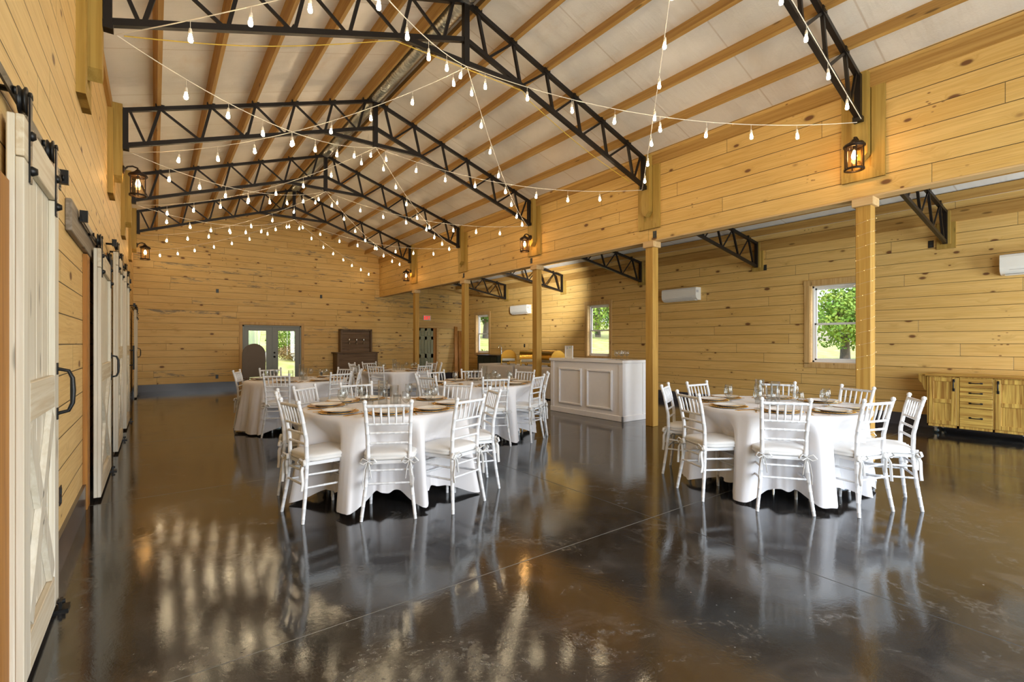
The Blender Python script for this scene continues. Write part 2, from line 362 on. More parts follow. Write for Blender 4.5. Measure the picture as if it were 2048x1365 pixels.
# ================================================================== STRUCTURE
struct('floor', MB().box(WL - .1, WR + .1, WF - 1.2, WB + .1, -.12, 0), M['floor'])
tag(obj('lawn', MB().prism([(-70, -.5), (120, -.5), (120, 5.82), (81, 5.82), (21, -.18), (-70, -.18)], -60, 110, 'x'), M['grass']), 'sunlit green and yellow lawn outside the hall', 'grass', kind='structure')
m = MB()
m.box(WL - .12, WL, WF, WB + .12, 0, 4.62); struct('wall_left', m, M['pine_left'])
WIN = [(3.18, 4.02), (9.10, 9.94), (15.08, 15.97)]; WZ0, WZ1 = .985, 2.465
m = MB(); ys = [WF] + [a for w_ in WIN for a in w_] + [WB + .12]
for i in range(0, len(ys), 2): m.box(WR, WR + .16, ys[i], ys[i + 1], 0, 3.62)
for a, b in WIN: m.box(WR, WR + .16, a, b, 0, WZ0); m.box(WR, WR + .16, a, b, WZ1, 3.62)
struct('wall_right', m, M['pine_y'])
D1 = (2.17, 3.87, 1.925); D2 = (8.07, 8.83, 1.95)
def endwall(y0, y1, holes, top):
    m = MB(); xs = [WL - .12] + [a for h in holes for a in h[:2]] + [WR + .16]
    for i in range(0, len(xs), 2): m.box(xs[i], xs[i + 1], y0, y1, 0, top)
    for h in holes:
        if h[2] < top: m.box(h[0], h[1], y0, y1, h[2], top)
    m.prism([(WL - .12, top), (WR + .16, top), (WR + .16, 3.55), (XU + .14, 4.12), (XU + .14, ztop(XU + .14) + .2), (XK, ZK + .2), (WL - .12, ztop(WL - .12) + .2)], y0, y1)
    return m
struct('wall_back', endwall(WB, WB + .14, [D1, D2], 1.95), M['pine_x'])
struct('wall_front', endwall(WF - .14, WF, [(.7, 5.7, 3.25), (7.3, 9.5, 2.4)], 3.25), M['pine_x'])
struct('wall_upper', MB().box(XU, XU + .14, WF, WB, 3.045, 4.50), M['pine_up'])
struct('trim_1', MB().box(XU - .004, XU + .17, WF, WB, 3.025, 3.044), M['trim_y'])
def slope(x0, x1, zf, th, lift): return MB().prism([(x0, zf(x0) + lift), (x1, zf(x1) + lift), (x1, zf(x1) + lift + th), (x0, zf(x0) + lift + th)], WF - .3, WB + .3)
struct('ceiling_left', slope(WL - .3, XK, ztop, .05, .175), M['insul'])
struct('ceiling_right', slope(XK, XU + .3, ztop, .05, .175), M['insul'])
struct('ceiling_aisle', slope(XU + .1, WR + .3, sztop, .05, .165), M['insul2'])
BH = .2
struct('baseboard_left', MB().box(WL, WL + .022, WF, WB, 0, BH + .01), M['base'])
m = MB(); m.box(WL, D1[0] - .1, WB - .022, WB, 0, BH); m.box(D1[1] + .1, D2[0] - .1, WB - .022, WB, 0, BH); m.box(D2[1] + .1, WR, WB - .022, WB, 0, BH)
struct('baseboard_back', m, M['base'])
struct('baseboard_right', MB().box(WR - .022, WR, WF, WB, 0, BH), M['base'])
# wall-top boards
def named_beam(name, label, cat, a, b, wx, wy, mat, up=(0, 0, 1), group=None):
    return tag(obj(name, MB().beam(a, b, wx, wy, up), mat), label, cat, group)
named_beam('wall_plate', 'brown top board running along the eave of the upper right wall', 'beam', (XU - .02, WF, 4.33), (XU - .02, WB, 4.33), .04, .15, M['purlin'])
named_beam('wall_plate', 'brown top board running along the eave of the left wall', 'beam', (WL + .02, WF, 4.37), (WL + .02, WB, 4.37), .04, .15, M['purlin'])
named_beam('wall_plate', 'brown top board on the aisle wall just under the aisle ceiling', 'beam', (WR - .02, WF, 3.37), (WR - .02, WB, 3.37), .04, .19, M['purlin'])
ORD = ['first', 'second', 'third', 'fourth', 'fifth', 'sixth']
for sd, nm in ((-1, 'left'), (1, 'right')):
    for i, d in enumerate((.17, .71, 1.277, 1.82, 2.38, 2.96)):
        x = XK + sd * d; up = Vector((sd * SL, 0, 1)).normalized(); z = ztop(x)
        c = Vector((x, 0, z)) + up * .098
        named_beam('roof_purlin', 'brown wooden roof purlin, %s one down from the ridge on the %s slope' % (ORD[i], nm), 'purlin',
                   (c.x, WF, c.z), (c.x, WB, c.z), .045, .14, M['purlin'], up, 'roof purlins')
for i, x in enumerate((9.70, 9.09, 8.3, 7.5)):
    named_beam('aisle_purlin', 'brown wooden ceiling purlin over the side aisle, %s from the outer wall' % ORD[i], 'purlin',
               (x, WF, sztop(x) + .09), (x, WB, sztop(x) + .09), .045, .14, M['purlin'], (-.16, 0, 1), 'aisle purlins')
# ridge duct, corrugated
prof = []; y = WF
while y < WB: prof += [(.105, y), (.118, y + .02), (.118, y + .035), (.105, y + .055)]; y += .065
R = Matrix(((1, 0, 0, XK), (0, 0, 1, 0), (0, 1, 0, ZK + .075), (0, 0, 0, 1)))
tag(obj('ridge_duct', MB().lathe(prof, n=14, M=R), M['galv']), 'shiny corrugated metal duct running along the roof ridge', 'duct')
# ------------------------------------------------------------------ windows
for i, (a, b) in enumerate(WIN):
    x0 = WR
    fr = MB(); fx0, fx1 = WR + .085, WR + .15
    for (p, q, r, s_) in ((a, a + .045, WZ0, WZ1), (b - .045, b, WZ0, WZ1), (a, b, WZ0, WZ0 + .05), (a, b, WZ1 - .05, WZ1)): fr.bbox(fx0, fx1, p, q, r, s_)
    fo = struct('window_%d' % (i + 1), fr, M['vinyl'])
    zm = (WZ0 + WZ1) / 2 + .0
    for nm, z0, z1, xx in (('sash', WZ0 + .05, zm + .02, fx0 + .005), ('sash', zm - .02, WZ1 - .05, fx0 + .032)):
        sm_ = MB()
        for (p, q, r, s_) in ((a + .045, a + .08, z0, z1), (b - .08, b - .045, z0, z1), (a + .045, b - .045, z0, z0 + .035), (a + .045, b - .045, z1 - .035, z1)): sm_.bbox(xx, xx + .025, p, q, r, s_, .003)
        so_ = obj(nm, sm_, M['vinyl'], fo)
        obj('pane', MB().box(xx + .010, xx + .014, a + .078, b - .078, z0 + .033, z1 - .033), M['pane'], so_)
    cs = MB(); W_ = .1
    cs.bbox(WR - .02, WR, a - W_, a, WZ0 - .02, WZ1 + .02); cs.bbox(WR - .02, WR, b, b + W_, WZ0 - .02, WZ1 + .02)
    cs.bbox(WR - .024, WR, a - W_ - .01, b + W_ + .01, WZ1, WZ1 + W_)
    cs.bbox(WR - .02, WR, a - W_, b + W_, WZ0 - .09, WZ0)
    obj('casing', cs, M['trim'], fo)
    jm = MB(); jm.box(WR, WR + .09, a - .001, a + .012, WZ0, WZ1); jm.box(WR, WR + .09, b - .012, b + .001, WZ0, WZ1); jm.box(WR - .01, WR + .09, a, b, WZ0 - .001, WZ0 + .014); jm.box(WR, WR + .09, a, b, WZ1 - .012, WZ1)
    obj('window_jamb', jm, M['trim_y'], fo)
# ------------------------------------------------------------------ back doors
fr = MB(); yb = WB - .01
fr.bbox(D1[0], D1[0] + .05, yb, yb + .12, 0, D1[2]); fr.bbox(D1[1] - .05, D1[1], yb, yb + .12, 0, D1[2]); fr.bbox(D1[0], D1[1], yb, yb + .12, D1[2] - .045, D1[2])
d = struct('door_1', fr, M['green_door'])
cm = (D1[0] + D1[1]) / 2
for k, (a, b, ga, gb) in enumerate(((D1[0] + .05, cm, D1[0] + .15, cm - .17), (cm, D1[1] - .05, cm + .14, D1[1] - .17))):
    l = MB(); y0, y1 = yb + .03, yb + .075
    l.box(a, ga, y0, y1, .01, D1[2] - .045); l.box(gb, b, y0, y1, .01, D1[2] - .045); l.box(ga, gb, y0, y1, .01, .22); l.box(ga, gb, y0, y1, D1[2] - .15, D1[2] - .045)
    for (p, q, r, s_) in ((ga, ga + .02, .22, D1[2] - .15), (gb - .02, gb, .22, D1[2] - .15), (ga, gb, .22, .24), (ga, gb, D1[2] - .17, D1[2] - .15)): l.box(p, q, y0 - .008, y0 + .01, r, s_)
    lf = obj('door_leaf', l, M['green_door'], d)
    obj('pane', MB().box(ga, gb, y0 + .02, y0 + .026, .22, D1[2] - .15), M['pane'], lf)
    if k == 1:
        kx = a + .055
        Rm = Matrix.Translation((kx, y0, 0)) @ Matrix.Rotation(pi / 2, 4, 'X')
        kn = MB().lathe([(.0, .0), (.03, 0), (.03, .008), (.012, .012), (.012, .035), (.027, .045), (.027, .06), (0, .066)], n=14, M=Matrix.Translation((kx, y0, .93)) @ Matrix.Rotation(pi / 2, 4, 'X'))
        obj('door_knob', kn, M['black'], lf)
        obj('deadbolt', MB().lathe([(0, 0), (.03, 0), (.03, .012), (.015, .03), (0, .03)], n=14, M=Matrix.Translation((kx, y0, 1.06)) @ Matrix.Rotation(pi / 2, 4, 'X')), M['black'], lf)
obj('astragal', MB().box(cm - .012, cm + .012, yb + .018, yb + .03, .01, D1[2] - .045), M['green_door'], d)
c = MB(); c.bbox(D1[0] - .09, D1[0], WB - .02, WB, 0, D1[2] + .01); c.bbox(D1[1], D1[1] + .09, WB - .02, WB, 0, D1[2] + .01); c.bbox(D1[0] - .09, D1[1] + .09, WB - .02, WB, D1[2] + .01, D1[2] + .1)
obj('casing', c, M['trim'], d)
# six panel door, in a deep dark jamb
fr = MB(); fr.box(D2[0], D2[1], WB + .10, WB + .14, 0, D2[2]); fr.box(8.705, D2[1], WB + .02, WB + .1, 0, D2[2])
d = struct('door_2', fr, M['jamb'])
l = MB(); a, b = D2[0], 8.705; y0, y1 = WB + .03, WB + .075; st = .095; mid = (a + b) / 2
zs = [(.20, .80), (.95, 1.50), (1.62, 1.84)]
l.box(a, a + st, y0, y1, 0, 1.94); l.box(b - st, b, y0, y1, 0, 1.94); l.box(mid - .045, mid + .045, y0, y1, 0, 1.94)
prev = 0
for z0, z1 in zs + [(1.94, 1.94)]: l.box(a, b, y0, y1, prev, z0); prev = z1
lf = obj('door_leaf', l, M['panel_door'], d)
for z0, z1 in zs:
    for p, q in ((a + st, mid - .045), (mid + .045, b - st)):
        obj('door_panel', MB().box(p, q, y0 + .02, y1 - .01, z0, z1).bbox(p + .03, q - .03, y0 + .006, y0 + .03, z0 + .03, z1 - .03, .012), M['panel_door'], lf)
obj('door_knob', MB().lathe([(.0, .0), (.03, 0), (.03, .008), (.012, .012), (.012, .035), (.027, .045), (.027, .06), (0, .066)], n=14, M=Matrix.Translation((a + .06, y0, .88)) @ Matrix.Rotation(pi / 2, 4, 'X')), M['bronze'], lf)
c = MB(); c.bbox(D2[1], D2[1] + .085, WB - .02, WB, 0, D2[2]); c.bbox(D2[0] - .085, D2[0], WB - .02, WB, 0, D2[2]); c.bbox(7.98, 9.95, WB - .022, WB, D2[2], D2[2] + .215)
obj('casing', c, M['trim_x'], d)
# ================================================================== TRUSSES
def build_truss():
    t = thing('roof_truss', '', 'truss', (XK, 0, 0), 0, 'black steel roof trusses')
    zb = lambda d: 5.027 - SL * d; zt = lambda d: ZK - SL * d
    T = [.17, .71, 1.277, 1.82, 2.38, 2.96, 3.28]; Bn = [.30, .83, 1.40, 1.93, 2.49, 3.09]
    for s, H in ((-1, HL), (1, HR)):
        mb = MB().beam((0, 0, ZK), (s * H, 0, zt(H)), .05, .05)
        for d in T[:6]:
            mb.box(s * d - .05, s * d + .05, -.03, .03, zt(d) + .0, zt(d) + .05); mb.box(s * d + s * .022 - .004, s * d + s * .022 + .004, -.03, .03, zt(d) + .03, zt(d) + .12)
        obj('top_chord', mb, M['black'], t)
        mb = MB().beam((0, 0, zb(.0)), (s * H, 0, zb(H)), .05, .055)
        d = 2.05; mb.prism([(s * d, zb(d) + .02), (s * (d - .05), zb(d) + .09), (s * (d - .08), zb(d) + .05), (s * (d - .11), zb(d) + .11), (s * (d - .16), zb(d) + .05)], -.008, .008)
        obj('bottom_chord', mb, M['black'], t)
        obj('end_post', MB().beam((s * H, 0, zb(H) - .06), (s * H, 0, zt(H) + .02), .055, .06).box(s * H - .035, s * H + .035, -.045, .045, zb(H) - .06, zb(H) - .0).box(min(s * H, s * (H + .075)), max(s * H, s * (H + .075)), -.02, .02, zt(H) - .05, zt(H) + .0), M['black'], t)
        for k in range(7):
            if k < 6: obj('web_brace', MB().beam((s * T[k], 0, zt(T[k])), (s * Bn[k], 0, zb(Bn[k])), .034, .034), M['black'], t)
            if k > 0: obj('web_brace', MB().beam((s * T[k], 0, zt(T[k])), (s * (Bn[k - 1] + .03), 0, zb(Bn[k - 1])), .022, .03), M['black'], t)
    obj('tie_bar', MB().beam((-.84, 0, 4.745), (.84, 0, 4.745), .05, .055), M['black'], t)
    obj('king_post', MB().beam((0, 0, 4.70), (0, 0, ZK + .03), .07, .07), M['black'], t)
    return t
TL = ['black steel roof truss nearest the camera, cut off by the top right of the frame', 'large black steel roof truss crossing the top of the view, second from the camera',
      'black steel roof truss, middle one of the five', 'black steel roof truss, second from the back wall', 'black steel roof truss closest to the back wall']
t0 = build_truss()
for k in range(5):
    t = t0 if k == 0 else dup(t0, t0.location, 0)
    t.location = (XK, TY[k], 0); t['label'] = TL[k]
def build_side():
    t = thing('aisle_truss', '', 'truss', (0, 0, 0), 0, 'aisle half trusses')
    zb = lambda x: 2.955 + .18 * (10.03 - x)
    obj('top_chord', MB().beam((XU + .15, 0, sztop(XU + .15)), (10.03, 0, sztop(10.03)), .05, .05).box(9.65, 9.75, -.03, .03, sztop(9.7), sztop(9.7) + .06).box(9.04, 9.14, -.03, .03, sztop(9.09), sztop(9.09) + .06), M['black'], t)
    obj('bottom_chord', MB().beam((XU + .15, 0, zb(XU + .15)), (10.03, 0, zb(10.03)), .045, .05), M['black'], t)
    obj('end_post', MB().beam((10.02, 0, 2.93), (10.02, 0, sztop(10.02) + .02), .05, .055), M['black'], t)
    Bn = [7.5, 8.1, 8.71, 9.315, 9.90]; T = [7.35, 7.9, 8.5, 9.09, 9.70]
    for i in range(5):
        obj('web_brace', MB().beam((T[i], 0, sztop(T[i])), (Bn[i], 0, zb(Bn[i])), .032, .032), M['black'], t)
        if i < 4: obj('web_brace', MB().beam((T[i + 1], 0, sztop(T[i + 1])), (Bn[i] + .02, 0, zb(Bn[i])), .018, .022), M['black'], t)
    return t
t0 = build_side()
SLb = ['black steel half truss over the side aisle, nearest one, at the right edge', 'black steel half truss over the aisle, second from the camera', 'black steel half truss over the aisle, middle one of five',
       'black steel half truss over the aisle beside the brightly lit wall patch', 'black steel half truss over the aisle, nearest the back wall']
for k in range(5):
    t = t0 if k == 0 else dup(t0, (0, 0, 0), 0)
    t.location = (0, TY[k], 0); t['label'] = SLb[k]
# ------------------------------------------------------------------ support posts
PL = ['square wooden post wrapped in tiny fairy lights, nearest the camera on the right', 'square wooden post standing at the end of the white bar', 'square wooden post in front of the buffet tables',
      'square wooden post between the rear table and the aisle window', 'square wooden post nearest the back wall, left of the exit door']
def build_post():
    t = thing('support_post', '', 'post', (0, 0, 0), 0, 'posts along the aisle')
    obj('shaft', MB().bbox(-.07, .07, -.075, .075, 0, 2.94, .006), M['post'], t)
    cp = MB(); cp.bbox(-.10, .10, -.105, .105, 2.93, 3.025, .005)
    obj('cap_block', cp, M['trim_y'], t); return t
t0 = build_post()
for k in range(5):
    t = t0 if k == 0 else dup(t0, (0, 0, 0), 0)
    t.location = (XU + .055, TY[k], 0); t['label'] = PL[k]
# fairy lights on the nearest post
t = thing('fairy_lights', 'fine wire of tiny warm fairy lights wound around the nearest post', 'string lights', (XU + .055, TY[0], 0))
pts = []; N = 320
for i in range(N):
    a = i * .26; z = 1.0 + i * 1.85 / N; q = max(abs(cos(a)), abs(sin(a))); rr = .079 / q
    pts.append((cos(a) * rr, sin(a) * rr * 1.06, z))
obj('wire', MB().tube(pts, .0007, 4), M['cordw'], t)
bmh = MB().lathe([(0, -.003), (.0022, -.0015), (.0026, .001), (0, .003)], n=6).mesh('bulb', M['fairy'])
for i in range(3, N, 7):
    o = obj('bulb', bmh, None, t, (pts[i][0] * 1.02, pts[i][1] * 1.02, pts[i][2]))
# ------------------------------------------------------------------ truss wall posts with casing
def wallpost(side, kind):
    t = thing('wall_post', '', 'post', (0, 0, 0), 0, 'cased wall posts')
    s = -1 if side == 'right' else 1
    def X(a, b): return (min(s * a, s * b), max(s * a, s * b))
    if kind == 'main':
        dp = .125 if side == 'right' else .14; dc = .035 if side == 'right' else .055
        obj('post', MB().prism([(-.075, 4.42), (.075, 4.42), (.075, 3.50), (.0, 3.42), (-.075, 3.50)], *X(0, dp), 'x'), M['treated'], t)
        c = MB(); c.box(*X(0, dc), -.21, -.085, 3.23, 4.30); c.box(*X(0, dc), .085, .21, 3.23, 4.30)
        obj('casing', c, M['treated'], t)
        obj('casing_sill', MB().prism([(-.21, 3.23), (.21, 3.23), (.085, 3.36), (-.085, 3.36)], *X(0, dc + .002), 'x'), M['treated'], t)
        obj('backing', MB().box(*X(0, .012), -.085, .085, 3.35, 4.42), M['treated'], t)
    else:
        obj('post', MB().bbox(*X(0, .045), -.06, .06, 2.93, 3.45, .003), M['treated'], t)
        obj('casing', MB().box(*X(0, .03), -.115, -.06, 2.86, 3.30).box(*X(0, .03), .06, .115, 2.86, 3.30).box(*X(0, .032), -.115, .115, 2.86, 2.93), M['treated'], t)
    return t
PO = ['nearest the camera', 'second from the camera', 'third from the camera', 'fourth from the camera', 'nearest the back wall']
for side, kind, x, nm in (('right', 'main', XU, 'upper right wall'), ('left', 'main', WL, 'left wall'), ('right', 'side', WR, 'aisle wall')):
    t0 = wallpost(side, kind)
    for k in range(5):
        t = t0 if k == 0 else dup(t0, (0, 0, 0), 0)
        t.location = (x, TY[k], 0); t['label'] = 'greenish cased wooden wall post on the %s, %s' % (nm, PO[k]); t['group'] = 'cased posts on the ' + nm
# ------------------------------------------------------------------ lanterns
def build_lantern():
    t = thing('wall_lantern', '', 'lamp', (0, 0, 0), 0, 'bronze wall lanterns')        # local: wall plate at x=0, body towards +x
    obj('wall_plate', MB().lathe([(0, 0), (.055, 0), (.055, .012), (.035, .022), (0, .024)], n=18, M=Matrix.Translation((0, 0, .10)) @ Matrix.Rotation(pi / 2, 4, 'Y')), M['bronze'], t)
    obj('arm', MB().tube([(0.01, 0, .10), (.05, 0, .15), (.10, 0, .165), (.15, 0, .15), (.155, 0, .12)], .011, 8), M['bronze'], t)
    cx = .155
    obj('roof', MB().lathe([(0, .135), (.02, .13), (.03, .115), (.045, .10), (.09, .075), (.105, .06), (.105, .045), (.088, .045), (.02, .06), (0, .06)], (cx, 0, 0), 24), M['bronze'], t)
    fr = MB()
    for k in range(6):
        a = pi / 6 + k * pi / 3; fr.beam((cx + .088 * cos(a), .088 * sin(a), -.20), (cx + .088 * cos(a), .088 * sin(a), .05), .012, .012)
    fr.lathe([(.080, -.215), (.098, -.215), (.098, -.195), (.080, -.195), (.080, -.215)], (cx, 0, 0), 24); fr.lathe([(.080, .035), (.097, .035), (.097, .05), (.080, .05), (.080, .035)], (cx, 0, 0), 24)
    obj('cage', fr, M['bronze'], t)
    obj('glass_shade', MB().lathe([(.078, -.20), (.078, .045)], (cx, 0, 0), 24), M['seeded'], t)
    obj('socket', MB().lathe([(0, .06), (.014, .06), (.014, .01), (0, .01)], (cx, 0, 0), 12), M['bronze'], t)
    obj('bulb', MB().lathe([(0, .012), (.012, .0), (.022, -.03), (.028, -.06), (.022, -.085), (0, -.10)], (cx, 0, 0), 14), M['flame'], t)
    return t
t0 = build_lantern()
LL = [(XU - .126, TY[0], pi, 'bronze glass lantern lit on the nearest cased post of the upper right wall'), (XU - .126, TY[2], pi, 'bronze glass lantern lit on the middle post of the upper right wall'),
      (XU - .126, TY[4], pi, 'bronze glass lantern lit on the upper right wall near the back wall'), (WL + .141, TY[2], 0, 'larger looking bronze lantern lit on the left wall, above the doors'),
      (WL + .141, TY[4], 0, 'bronze lantern lit on the left wall closest to the back wall')]
for i, (x, y, r, lb) in enumerate(LL):
    t = t0 if i == 0 else dup(t0, (0, 0, 0), 0)
    t.location = (x, y, 3.50); t.rotation_euler = (0, 0, r); t['label'] = lb
# ------------------------------------------------------------------ string lights
socket = MB().lathe([(0, 0), (.009, 0), (.010, -.005), (.0135, -.02), (.0135, -.045), (0, -.045)], n=8).mesh('socket', M['cordw'])
bulbm = MB().lathe([(0, -.043), (.010, -.045), (.0125, -.058), (.0172, -.08), (.0185, -.092), (.0145, -.105), (.0, -.112)], n=8).mesh('bulb', M['bulb'])
def strand(label, a, b, sag, spacing=.52, start=.22, vertical=False):
    a = Vector(a); b = Vector(b); L = (b - a).length
    t = thing('string_lights', label, 'string lights', (0, 0, 0), 0, 'festoon light strings')
    P = lambda s: a.lerp(b, s) - Vector((0, 0, 4 * sag * s * (1 - s)))
    w_ = MB().tube([P(i / 20) for i in range(21)], .0045, 5)
    n = max(2, int(L / spacing)); 
    for i in range(n):
        s = (start + i * spacing) / L
        if s > .985: break
        s = min(.97, s + random.uniform(-.004, .004)); p = P(s); drop = random.uniform(.05, .085)
        w_.tube([p, p - Vector((0, 0, drop))], .0022, 4, False)
        sw = Euler((random.uniform(-.09, .09), random.uniform(-.09, .09), 0))
        obj('socket', socket, None, t, p - Vector((0, 0, drop - .004)), sw)
        obj('bulb', bulbm, None, t, p - Vector((0, 0, drop - .004)), sw)
    obj('wire', w_, M['cordw'], t)
    return t
KP = lambda k: (XK, TY[k] - .03, 4.69); LE = lambda k: (XK - HL + .05, TY[k], 3.84); RE = lambda k: (XK + HR - .03, TY[k], 3.84)
TN = ['nearest truss', 'second truss', 'middle truss', 'fourth truss', 'rearmost truss']
for k in range(5):
    for j in (k - 1, k + 1):
        if not 0 <= j <= 4: continue
        if k == 0 and False: continue
        for side, E_ in (('left', LE), ('right', RE)):
            strand('cord of warm bulbs, peak of %s to %s end of %s' % (TN[k], side, TN[j]), KP(k), E_(j), {('left', 0): .10, ('right', 0): .12}.get((side, k), .26), start=.18 + .05 * ((k + j) % 3))
strand('cord of warm bulbs, rearmost truss peak to left back corner', KP(4), (WL + .05, WB - .1, 3.85), .15)
strand('cord of warm bulbs, rearmost truss peak to right back corner', KP(4), (XU - .05, WB - .1, 3.85), .15)
strand('white cord of warm bulbs running down the bottom chord of the nearest truss', (XK + 1.1, TY[0] - .04, 4.66), (XK + HR - .02, TY[0] - .04, 3.86), .0, start=.35)
tag(obj('power_cord', MB().tube([(XK - HL + .1 + .22 * i, TY[1] + .03, 3.90 + SL * (.22 * i) - .035 - .05 * sin(pi * i / 8)) for i in range(9)] + [(XK - .9, TY[1] + .03, 4.70), (XK + .9, TY[1] + .03, 4.70)] + [(XK + .95 + .3 * i, TY[1] + .04, 4.66 - SL * .3 * i - .02 - .06 * sin(pi * i / 7)) for i in range(8)], .005, 5), M['cordy']), 'yellow extension cord draped along the bottom of the second roof truss', 'cord')
# ================================================================== BARN DOORS (left wall)
def dpull(parent, x, y, z0, z1, mat, name='handle'):
    mb = MB().tube([(x, y, z0), (x + .045, y, z0 + .012), (x + .06, y, z0 + .05), (x + .062, y, (z0 + z1) / 2), (x + .06, y, z1 - .05), (x + .045, y, z1 - .012), (x, y, z1)], [.009, .009, .010, .012, .010, .009, .009], 8)
    mb.box(x - .002, x + .006, y - .014, y + .014, z0 - .03, z0 + .03); mb.box(x - .002, x + .006, y - .014, y + .014, z1 - .03, z1 + .03)
    return obj(name, mb, mat, parent)
def barn_door(label, y0, y1, xb, xf, H, pull, group=None, matn=('whitewash', 'whitewash_h')):
    t = thing('barn_door', label, 'door', (xb, y0, 0), 0, group); W = y1 - y0; T = xf - xb; tp = T * .5; z0 = .03; mv, mh = M[matn[0]], M[matn[1]]
    n = max(4, int(W / .12)); mb = MB()
    for k in range(n): mb.bbox(0, tp, W * k / n + .001, W * (k + 1) / n - .001, z0, H, .004)
    obj('plank_panel', mb, mv, t)
    for a, b in ((0, .12), (W - .12, W)): obj('stile', MB().bbox(tp, T, a, b, z0, H - .165, .003), mv, t)
    zm = .5 * H
    obj('rail', MB().bbox(tp, T, 0, W, H - .16, H, .003), mh, t); obj('rail', MB().bbox(tp, T, .12, W - .12, zm - .08, zm + .08, .003), mh, t); obj('rail', MB().bbox(tp, T, .12, W - .12, z0, z0 + .16, .003), mh, t)
    a, b, c, d = .12, W - .12, z0 + .16, zm - .08
    obj('cross_brace', MB().beam((tp + (T - tp) / 2, a + .03, c + .03), (tp + (T - tp) / 2, b - .03, d - .03), .09, T - tp - .002, (1, 0, 0)), mv, t)
    cy, cz = (a + b) / 2, (c + d) / 2; v = Vector((0, b - a - .06, -(d - c - .06))).normalized() * .05
    for p, q in (((a + .03, d - .03), (cy - v.y, cz - v.z)), ((cy + v.y, cz + v.z), (b - .03, c + .03))):
        obj('cross_brace', MB().beam((tp + (T - tp) / 2, *p), (tp + (T - tp) / 2, *q), .09, T - tp - .002, (1, 0, 0)), mv, t)
    for yy in (.10, W - .10):
        st = MB().box(T, T + .006, yy - .02, yy + .02, H - .24, H + .10); st.lathe([(0, 0), (.02, 0), (.02, .01), (.012, .02), (0, .02)], n=8, M=Matrix.Translation((T, yy, H - .05)) @ Matrix.Rotation(pi / 2, 4, 'Y')); st.lathe([(0, 0), (.02, 0), (.02, .01), (.012, .025), (0, .025)], n=8, M=Matrix.Translation((T, yy, H - .19)) @ Matrix.Rotation(pi / 2, 4, 'Y'))
        st.tube([(T + .003, yy + .02 * cos(q), H + .10 + .02 * sin(q)) for q in (0, .8, 1.57, 2.3, pi)], .006, 6)
        h = obj('hanger_strap', st, M['blackiron'], t)
        obj('wheel', MB().lathe([(0, -.013), (.055, -.013), (.055, -.008), (.044, -.002), (.044, .002), (.055, .008), (.055, .013), (0, .013)], n=20, M=Matrix.Translation((T - .018, yy, H + .085)) @ Matrix.Rotation(pi / 2, 4, 'Y')), M['blackiron'], h)
    if pull == 'd': dpull(t, T, W - .06, 1.0, 1.23, M['blackiron'])
    elif pull: 
        mb = MB().tube([(T + .055, W - .06, .90), (T + .055, W - .06, 1.32)], .014, 8); mb.tube([(T, W - .06, .98), (T + .055, W - .06, .98)], .009, 8); mb.tube([(T, W - .06, 1.24), (T + .055, W - .06, 1.24)], .009, 8)
        obj('handle', mb, M['blackiron'], t)
    obj('floor_guide', MB().box(-.02, T + .05, W - .12, W - .04, .0, .012).box(T + .012, T + .024, W - .11, W - .05, .0, .05).tube([(T + .005, W - .08, .04), (T + .035, W - .08, .04)], .012, 8), M['blackiron'], t)
    return t
def track(label, y0, y1, z, x):
    t = thing('door_track', label, 'rail', (WL, y0, z)); L = y1 - y0
    obj('rail', MB().box(x - WL - .004, x - WL + .004, 0, L, -.02, .02), M['blackiron'], t)
    n = int(L / .6) + 1
    for k in range(n):
        yy = .08 + (L - .16) * k / max(1, n - 1)
        obj('spacer', MB().lathe([(0, 0), (.012, 0), (.012, x - WL + .006), (.016, x - WL + .006), (.016, x - WL + .014), (0, x - WL + .014)], n=8, M=Matrix.Translation((0, yy, 0)) @ Matrix.Rotation(pi / 2, 4, 'Y')), M['blackiron'], t)
    for yy in (.03, L - .05): obj('end_stop', MB().box(x - WL - .015, x - WL + .03, yy - .018, yy + .018, -.03, .05), M['blackiron'], t)
barn_door('large whitewashed sliding barn door nearest the camera at the left edge', 2.60, 3.43, -.452, -.402, 2.24, 'd', 'barn doors')
barn_door('whitewashed sliding barn door, second from the camera along the left wall', 5.45, 6.72, -.422, -.372, 2.18, 'd', 'barn doors')
barn_door('tall whitewashed barn door, third along the left wall, with a bar handle', 7.62, 8.75, -.408, -.358, 2.48, '', 'barn doors')
barn_door('tall whitewashed barn door, fourth along the left wall, with a ladder handle', 9.60, 10.75, -.408, -.350, 2.48, 'bar', 'barn doors')
barn_door('narrow looking barn door farthest down the left wall by the back corner', 14.95, 15.95, -.405, -.355, 2.18, 'd', 'barn doors')
track('black flat rail above the nearest barn door', 1.3, 3.85, 2.315, -.432)
track('black flat rail above the second barn door, starting at the grey board', 4.55, 7.15, 2.255, -.412)
track('long black flat rail above the two tall barn doors', 7.45, 12.0, 2.555, -.395)
track('short black flat rail above the farthest barn door', 14.4, 16.7, 2.255, -.392)
tag(obj('header_board', MB().bbox(WL + .001, WL + .035, 4.25, 7.25, 2.10, 2.31, .005), M['greywood']), 'weathered grey header board behind the second door rail', 'board')
tag(obj('door_jamb', MB().bbox(WL, WL + .03, 5.22, 5.40, .0, 2.09, .003), M['jamb']), 'dark orange brown door jamb board beside the second barn door', 'trim')
tag(obj('door_jamb', MB().bbox(WL, WL + .028, 2.05, 2.62, .0, 1.98, .003), M['jamb']), 'orange brown door jamb board at the far left edge of the view', 'trim')
tag(obj('door_jamb', MB().bbox(WL, WL + .03, 7.25, 7.45, .0, 2.40, .003), M['jamb']), 'dark door jamb board between the second and third barn doors', 'trim')
